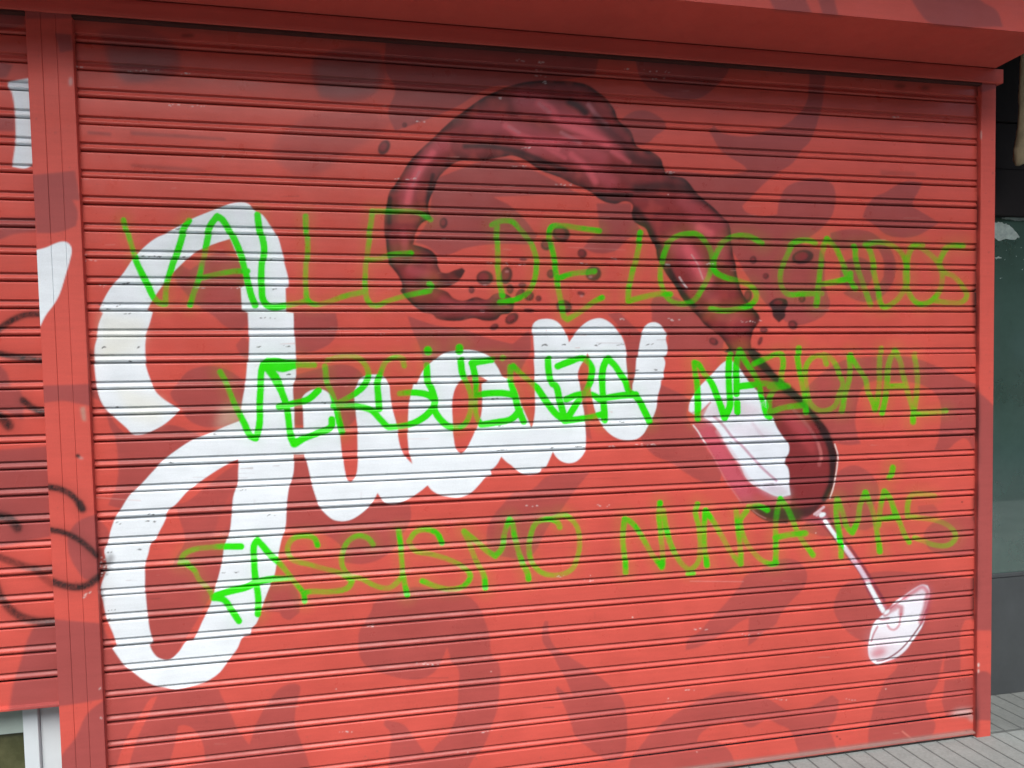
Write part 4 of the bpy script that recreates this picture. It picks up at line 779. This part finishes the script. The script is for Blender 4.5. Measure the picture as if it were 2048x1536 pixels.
def make_curtain(root, cv, x0, x1, cols, k0, k1, pitch, zref, fine, parts, jit=.0012, ydrop=0.0):
    z, y, k, nrm = curtain_rows(k0, k1, pitch, zref, fine)
    xs = np.linspace(x0, x1, cols)
    nr = len(z)
    kk = k - k0; ns = k1 - k0 + 1
    off = rng.normal(0, jit, ns)                             # slats slid sideways a little since they were painted
    sag = rng.normal(0, .0004, ns); tilt = rng.normal(0, .0005, ns); dep = rng.normal(0, .0005, ns)
    XX = np.broadcast_to(xs[None, :], (nr, cols))
    ph = rng.uniform(0, 6.28, ns)
    ZZ = z[:, None] + sag[kk][:, None] + tilt[kk][:, None] * (XX - .5 * (x0 + x1)) + .0004 * np.sin(XX * 2.1 + ph[kk][:, None])
    YY = y[:, None] + ydrop + dep[kk][:, None] + .0010 * np.sin(XX * 1.3 + 2 * ph[kk][:, None]) + .0005 * np.sin(XX * 7 + ph[kk][:, None])
    Vv = np.stack([XX, YY, ZZ], -1).reshape(-1, 3)
    dx = np.repeat(off[kk] * 560, cols)
    paint = cv.sample(Vv, dx)
    paint[np.repeat(y > .008, cols)] *= .5                  # paint darkened in the bare joints to deepen their shade
    F = grid_faces(nr, cols)
    N = np.repeat(nrm, cols, 0)
    ids = cv.sample_id(Vv[F].mean(1), dx[F[:, 0]])
    for pid, nm, lab in parts:
        f = F[ids == pid]
        if len(f) == 0: continue
        u, inv = np.unique(f.ravel(), return_inverse=True)
        me = fast_mesh(nm, Vv[u], inv.reshape(-1, 4), paint[u], N[u])
        o = link_mesh(nm, me, MAT_METAL, root)
        if lab: o['label'] = lab

def strip_z(name, root, cv, path, z0, z1, nz, mat, closed_top=True):
    """painted sheet: a path of (x, y) points extruded up"""
    P = np.array(path); n = len(P)
    zs = np.linspace(z0, z1, nz)
    Vv = np.stack([np.broadcast_to(P[None, :, 0], (nz, n)), np.broadcast_to(P[None, :, 1], (nz, n)), np.broadcast_to(zs[:, None], (nz, n))], -1).reshape(-1, 3)
    F = grid_faces(nz, n)[:, ::-1]
    paint = cv.sample(Vv)
    me = fast_mesh(name, Vv, F, paint)
    me.set_sharp_from_angle(angle=.6)
    return link_mesh(name, me, mat, root)

def strip_x(name, root, cv, path, x0, x1, nx, mat):
    """painted sheet: a path of (y, z) points extruded sideways"""
    P = np.array(path); n = len(P); xs = np.linspace(x0, x1, nx)
    Vv = np.stack([np.broadcast_to(xs[None, :], (n, nx)), np.broadcast_to(P[:, None, 0], (n, nx)), np.broadcast_to(P[:, None, 1], (n, nx))], -1).reshape(-1, 3)
    me = fast_mesh(name, Vv, grid_faces(n, nx)[:, ::-1], cv.sample(Vv))
    me.set_sharp_from_angle(angle=.6)
    return link_mesh(name, me, mat, root)

def fold(pts, r=.003, dense=.003):
    """polyline with small rounded corners, long runs subdivided"""
    P = [np.array(p, float) for p in pts]; out = [P[0]]
    for i in range(1, len(P)):
        a = P[i - 1]; b = P[i]
        L = np.hypot(*(b - a)); d = (b - a) / L
        s = a + d * (r if i > 1 else 0); e = b - d * (r if i < len(P) - 1 else 0)
        m = max(1, int(np.hypot(*(e - s)) / dense))
        for q in range(m + 1): out.append(s + (e - s) * q / m)
        if i < len(P) - 1: 
            c = P[i + 1] - b; c /= np.hypot(*c)
            out.append(b - d * r * .3 + c * r * .3)
    return out

# ---- the big shutter
cv = Canvas(RED)
paint_pattern(cv); paint_wine(cv); paint_glass(cv); paint_white(cv); paint_green(cv); paint_wear(cv)
# brush-scale unevenness of the emulsion
cv.c *= (1 + .035 * blur(rng.standard_normal((CH, CW)).astype(np.float32), 14)[..., None] * 25).astype(np.float32).clip(.9, 1.1)
ZS = GZ + 0.085
shutter = thing('roller_shutter', 'wide red roller shutter painted with a spilling wine glass, white lettering and green sprayed words', 'roller shutter', (1.59, 0, 0))
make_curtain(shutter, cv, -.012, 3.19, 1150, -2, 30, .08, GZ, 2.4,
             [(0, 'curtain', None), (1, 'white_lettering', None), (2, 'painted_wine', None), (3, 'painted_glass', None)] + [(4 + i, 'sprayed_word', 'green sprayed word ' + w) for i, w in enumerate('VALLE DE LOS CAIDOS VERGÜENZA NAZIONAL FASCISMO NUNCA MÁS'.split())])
zb = GZ - 2.40
strip_x('bottom_bar', shutter, cv, fold([(.006, zb - .001), (-.0005, zb - .002), (-.0005, zb - .064), (-.012, zb - .066), (-.012, zb - .074), (.012, zb - .076)], .0012), -.01, 3.188, 900, MAT_FLAT)
# ---- right guide rail
cr_ = Canvas(RED)
for s in ('1955,783 1967,792 1990,815 2010,850 2010,1261 1950,1261', '1950,1345 1972,1343 1986,1352 2010,1360 2010,1442 1950,1440', '1955,140 2000,140 2000,175 1960,185'): cr_.poly(S(s), DARK, 1.5)
cr_.ell(1957, 1330, 1.5, 4, (.7, .65, .6)); cr_.ell(1957, 1342, 1.2, 4, (.7, .6, .55)); cr_.ell(1962, 270, 1.3, 9, (.6, .4, .36), soft=1)
for k in range(40): cr_.ell(rng.uniform(1955, 1990), rng.uniform(150, 1470), rng.uniform(.5, 2), rng.uniform(.5, 3), (.2, .05, .05), soft=.6, a=.4)
for k in range(26): cr_.ell(1953 + rng.normal(0, 2), rng.uniform(150, 1480), rng.uniform(2, 5), rng.uniform(15, 60), BLACK, soft=3, a=rng.uniform(.3, .7))
XR0, XR1, YR = float(at_y(1960, 600, -.018)[0]), float(at_y(1989, 600, -.018)[0]), -.018
ZL0 = float(at_y(1024, 92, -.03)[2]); ZL1 = float(at_y(1024, 58, -.03)[2])
strip_z('guide_rail', shutter, cr_, fold([(XR0 + .004, .03), (XR0, .012), (XR0, YR), (XR1, YR), (XR1, .30)], .003, .004), .0, ZL0, 820, MAT_FLAT)
del cr_

# ---- left post with two rails and a cover strip
cp = Canvas(RED)
for q in (T(0, 0, '200,60 590,60 590,110 560,150 200,150'), T(0, 0, '440,265 570,275 590,400 480,420'), T(0, 0, '255,1400 420,1385 600,1365 640,1600 255,1600'),
          T(0, 1, '250,-20 480,-20 620,150 610,270 480,320 290,330'), T(0, 2, '320,15 720,0 720,175 600,150 500,135 320,155'),
          T(0, 2, '780,1040 640,1090 570,1160 540,1260 560,1380 620,1490 680,1560 800,1560'), T(0, 3, '410,345 800,378 830,985 560,1030 440,1045'),
          T(0, 3, '840,985 700,1100 600,1300 490,1450 470,1700 860,1700')):
    cp.poly(q, DARK, 1.5)
cp.poly(T(0, 1, '270,468 350,450 520,398 560,425 573,465 560,540 520,680 470,830 430,900 370,980 318,1080 290,1000'), WHITE * .97, .8)
black_spray(cp, [(0, 2, '360,822 470,838 560,880 620,940 655,995', 12, .9), (0, 2, '640,960 660,1000', 15, .8), (0, 2, '380,1165 500,1185 620,1240 700,1300 770,1370', 11, .92), (0, 3, '400,38 500,72 620,90 700,72 790,10', 14, .92)])
cp.poly(T(0, 2, '640,190 680,180 690,300 660,290'), (.40, .33, .26), 2, .6)
cp.ell(156, 912, 5, 4, BLACK, .5, 1, .9); cp.ell(162, 916, 5, 2.5, (.45, .35, .33), .3, 1.5, .6); cp.ell(141, 163, 3, 9, (.5, .42, .40), soft=2, a=.7)
for x, y in ((170, 1191), (172, 1188), (168, 1195), (180, 1185), (200, 1377), (202, 1436)): cp.ell(x, y, 3, 1.2, (.6, .55, .52), rng.uniform(-1, 1), .6, .8)
for k in range(60): cp.ell(rng.uniform(55, 205), rng.uniform(40, 1530), rng.uniform(.5, 1.8), rng.uniform(.5, 2.5), (.2, .05, .05), soft=.6, a=.45)
YP = -.020
PX = [float(at_y(x, 700, YP)[0]) for x in (82.5, 112.5, 141.5, 173.5)]
ZPT = ZL0
post = thing('shutter_post', 'red post between the two shutters, with a white paint stroke and black sprayed curves', 'post', (.5 * (PX[0] + PX[3]), YP, 0))
strip_z('guide_rail', post, cp, fold([(PX[0], .06), (PX[0], YP), (PX[1] - .0004, YP), (PX[1] - .0004, YP + .003)], .0018, .0035), .0, ZPT, 850, MAT_FLAT)
strip_z('cover_strip', post, cp, fold([(PX[1], YP + .003), (PX[1], YP + .0008), (PX[2], YP + .0008), (PX[2], YP + .003)], .0008, .0035), .0, ZPT, 850, MAT_FLAT)
strip_z('guide_rail', post, cp, fold([(PX[2] + .0004, YP + .003), (PX[2] + .0004, YP), (PX[3], YP), (PX[3], .012), (PX[3] - .004, .05)], .0018, .0035), .0, ZPT, 850, MAT_FLAT)
del cp

# ---- neighbouring shutter on the left
cl_ = Canvas(RED)
for q in (T(0, 0, '-400,80 200,80 200,200 60,230 -400,220'), T(0, 0, '-400,480 0,490 110,520 60,620 -400,640'), T(0, 0, '-100,930 118,925 120,1050 -100,1050'), T(0, 1, '-300,210 100,205 300,200 300,320 100,340 0,380 -300,420'),
          T(0, 2, '-300,20 0,30 160,45 190,130 180,290 0,200 -300,180'), T(0, 2, '-300,540 100,520 400,495 400,900 410,1220 200,1260 0,1300 -300,1300'), T(0, 1, '-300,1400 0,1380 60,1450 90,1560 -300,1600'),
          T(0, 3, '290,390 480,330 480,1080 70,1080 110,850 160,700 230,480')):
    cl_.poly(q, DARK, 2)
cl_.poly(T(0, 0, '72,655 240,625 280,1300 215,1345 100,1335 105,1280 120,1170 118,900 95,750 72,690'), WHITE * .95, .9, pid=1)
black_spray(cl_, [(0, 1, '-60,1140 90,1030 200,985 340,975', 12, .85), (0, 1, '-60,1280 130,1320 360,1350', 12, .85), (0, 2, '185,130 260,190 390,245', 13, .85), (0, 2, '-40,240 0,260 65,330', 20, .85),
                  (0, 2, '-40,1050 20,1060 80,1080 140,1150', 18, .8), (0, 2, '-40,1370 150,1440 300,1485 440,1490', 14, .6), (0, 3, '-40,60 0,160 60,250 150,320 280,360 480,368', 16, .75), (0, 3, '280,-60 360,20 460,90', 14, .4)], 2)
left = thing('roller_shutter', 'second red roller shutter left of the post, raised above a white door frame, black scribbles', 'roller shutter', (-.7, 0, 0))
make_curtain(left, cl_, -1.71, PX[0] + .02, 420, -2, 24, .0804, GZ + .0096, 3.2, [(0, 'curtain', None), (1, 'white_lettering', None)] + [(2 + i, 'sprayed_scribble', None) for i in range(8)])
zlb = GZ + .0096 - 24 * .0804
strip_x('bottom_bar', left, cl_, fold([(.006, zlb - .001), (-.0005, zlb - .002), (-.0005, zlb - .075), (-.012, zlb - .077), (-.012, zlb - .086), (.02, zlb - .088)], .0012), -1.71, PX[0] + .015, 300, MAT_FLAT)
del cl_

# ---- boxed head over both shutters
cb = Canvas(RED)
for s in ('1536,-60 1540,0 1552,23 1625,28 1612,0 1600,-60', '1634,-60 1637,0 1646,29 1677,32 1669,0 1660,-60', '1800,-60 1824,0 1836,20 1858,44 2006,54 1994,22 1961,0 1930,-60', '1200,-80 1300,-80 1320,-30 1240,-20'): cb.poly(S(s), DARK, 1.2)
YF = [float(at_z(1536, 23, ZL1)[1]), float(at_z(2046, 58, ZL1)[1])]; YF = .5 * (YF[0] + YF[1])
head = thing('shutter_box', 'long red box above both shutters with shaded underside and dark shapes on its front', 'shutter box', (1, YF / 2, ZL1))
XB1 = float(at_z(2040, 111, ZL1)[0])
strip_x('fascia', head, cb, fold([(YF, ZL1), (YF, ZL1 + .48)], .001, .004), -1.7, XB1, 900, MAT_FLAT)
strip_x('soffit', head, cb, fold([(YF + .0005, ZL1), (-.028, ZL1)], .001, .02), -1.7, XB1, 120, MAT_FLAT)
strip_x('lintel', head, cb, fold([(-.024, ZL1 - .003), (-.0295, ZL1 - .003), (-.0295, ZL0), (.03, ZL0 + .002)], .002, .01), -1.7, float(at_y(2007, 132, -.03)[0]), 120, MAT_FLAT)
MB().box(PX[3] + .001, XR0 - .001, -.022, -.0015, ZL0 - .007, ZL0 - .0005).build('slot_shade_strip', MAT_SLOT_SHADE, head)  # dark strips standing in for the shade in the slot below the lintel
MB().box(-1.7, PX[0] - .001, -.022, -.0015, ZL0 - .007, ZL0 - .0005).build('slot_shade_strip', MAT_SLOT_SHADE, head)
e = MB().box(XB1 - .004, XB1, YF + .001, .28, ZL1 + .0005, ZL1 + .479)
ee = e.build('end_cap', MAT_FLAT, head)
a = ee.data.attributes.new('paint', 'FLOAT_COLOR', 'POINT'); a.data.foreach_set('color', np.tile(np.r_[RED, 1].astype(np.float32), len(ee.data.vertices)))
del cb, cv

# ------------------------------------------------------------------ what stands around the shutters
wall = thing('building_wall', 'grey rendered facade wall above the red shutter box', 'wall', (1, .3, 3.1))
MB().box(-8, 12, -.05, .35, ZL1 + .482, 6.0).build('upper_wall', MAT_WALL, wall)
MB().box(-8, 12, -1.25, -.052, 3.55, 3.75).build('added_shade_slab', MAT_WALL, wall)  # unseen overhang added to darken the upper part of the shutter
MB().box(-8, -1.72, -.05, .35, .005, ZL1 + .48).build('side_wall', MAT_WALL, wall)
MB().box(7.41, 12, -.05, .35, .005, ZL1 + .48).build('side_wall', MAT_WALL, wall)
MB().box(-8, 12, 1.2, 1.3, .005, 6.0).build('added_dark_backing', MAT_DARK, wall)  # unseen backing added to keep the space behind dark

YW = .30
def zw(y): return float(at_y(2020, y, YW)[2])
zg1, zg0 = zw(436), zw(1152)
win = thing('shop_window', 'dark street window beside the right edge of the red shutter, above a grey base panel', 'shop window', (4.3, YW, 0))
MB().box(3.20, 7.4, YW - .004, YW + .004, zg0 + .018, zg1).build('pane', MAT_GLASS, win)
MB().box(3.20, 7.4, YW - .012, YW + .04, .004, zg0).build('base_panel', MAT_PANEL, win, bevel=.003)
MB().box(3.20, 7.4, YW - .016, YW + .03, zg0 + .002, zg0 + .018).build('sill', MAT_WHITE if False else MAT_PANEL, win, bevel=.002)
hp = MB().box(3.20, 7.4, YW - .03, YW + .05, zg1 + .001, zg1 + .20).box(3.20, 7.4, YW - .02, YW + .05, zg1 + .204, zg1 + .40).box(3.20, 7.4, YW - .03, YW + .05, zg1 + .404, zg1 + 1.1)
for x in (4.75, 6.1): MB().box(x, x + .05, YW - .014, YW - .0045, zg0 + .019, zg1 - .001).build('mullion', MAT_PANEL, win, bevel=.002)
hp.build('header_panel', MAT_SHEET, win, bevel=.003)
def pale_shape(seed, pts):  # thin irregular pale shapes just in front of the pane
    g = random.Random(seed)
    P = [at_y(x + g.uniform(-1.5, 1.5), y + g.uniform(-1.2, 1.2), YW - .0052) for x, y in smooth_poly(pts, True, .5, 3.0)]
    me = bpy.data.meshes.new('pale_patch')
    n = len(P)
    me.from_pydata([tuple(p) for p in P] + [(p[0], p[1] - .0008, p[2]) for p in P], [], [tuple(range(n))[::-1], tuple(range(n, 2 * n))] + [(i, (i + 1) % n, n + (i + 1) % n, n + i) for i in range(n)])
    link_mesh('pale_patch', me, MAT_PALE, win)
pale_shape(1, S('1985,446 2000,445 2020,452 2030,462 2038,474 2028,480 2012,478 1998,482 1985,474'))
pale_shape(2, S('2002,437 2020,432 2047,433 2060,440 2030,441'))
pale_shape(3, S('1990,515 2000,513 2004,516 1992,518'))
for i in range(12):
    x, y = rng.uniform(1992, 2060), rng.uniform(474, 560)
    pale_shape(10 + i, [(x, y), (x + rng.uniform(.8, 2), y - .6), (x + rng.uniform(.8, 2), y + 1)])

# tan strip hanging in the recess
HY = .12
def hx(x, y): p = at_y(x, y, HY); return p
pts = [hx(x, y) for x, y in ((2050, 60), (2048, 120), (2046, 180), (2045, 240), (2042, 285), (2039, 305), (2037, 320), (2033, 333))]
pts = [(p[0] + .01, p[1], p[2]) for p in pts]
pts.insert(0, (pts[0][0] + .004, pts[0][1], ZL1 + .481)); pts.insert(1, (pts[0][0], pts[0][1], ZL1 + .3))
st_ = MB().tube(pts, [(.024, .010), (.025, .011), (.026, .012), (.026, .013), (.027, .014), (.029, .016), (.034, .022), (.036, .026), (.030, .022), (.012, .010)], 14)
ob = st_.build('hanging_strap', MAT_CLOTH, None, smooth=True)
tag(ob, 'tan cloth strap hanging from the dark recess above the shop window', 'strap')
tx = bpy.data.textures.new('crumple', 'CLOUDS'); tx.noise_scale = .05
sb = ob.modifiers.new('smooth', 'SUBSURF'); sb.levels = sb.render_levels = 3
dm = ob.modifiers.new('crumple', 'DISPLACE'); dm.texture = tx; dm.strength = .012; dm.texture_coords = 'OBJECT' if False else 'GLOBAL'

# white-framed door under the left shutter
YD = .06
def dx_(x, y=1480): return float(at_y(x, y, YD)[0])
door = thing('glazed_door', 'white framed glass door showing below the left shutter', 'door', (-.6, YD, 0))
ztop = zlb - .06
MB().box(dx_(51), dx_(81), YD - .012, YD + .04, .004, ztop).build('jamb', MAT_WHITE, door, bevel=.002)
MB().box(dx_(81) + .001, dx_(130), YD + .004, YD + .05, .004, ztop).build('frame', MAT_WHITE, door, bevel=.002)
zr = float(at_y(20, 1468, YD)[2])
MB().box(-1.71, dx_(51) - .001, YD, YD + .04, zr, ztop).build('rail', plain_mat('grey_green_frame', (.34, .42, .38), .5), door, bevel=.003)
MB().box(-1.71, dx_(51) - .001, YD + .018, YD + .026, .004, zr - .001).build('pane', MAT_DOORGLASS, door)
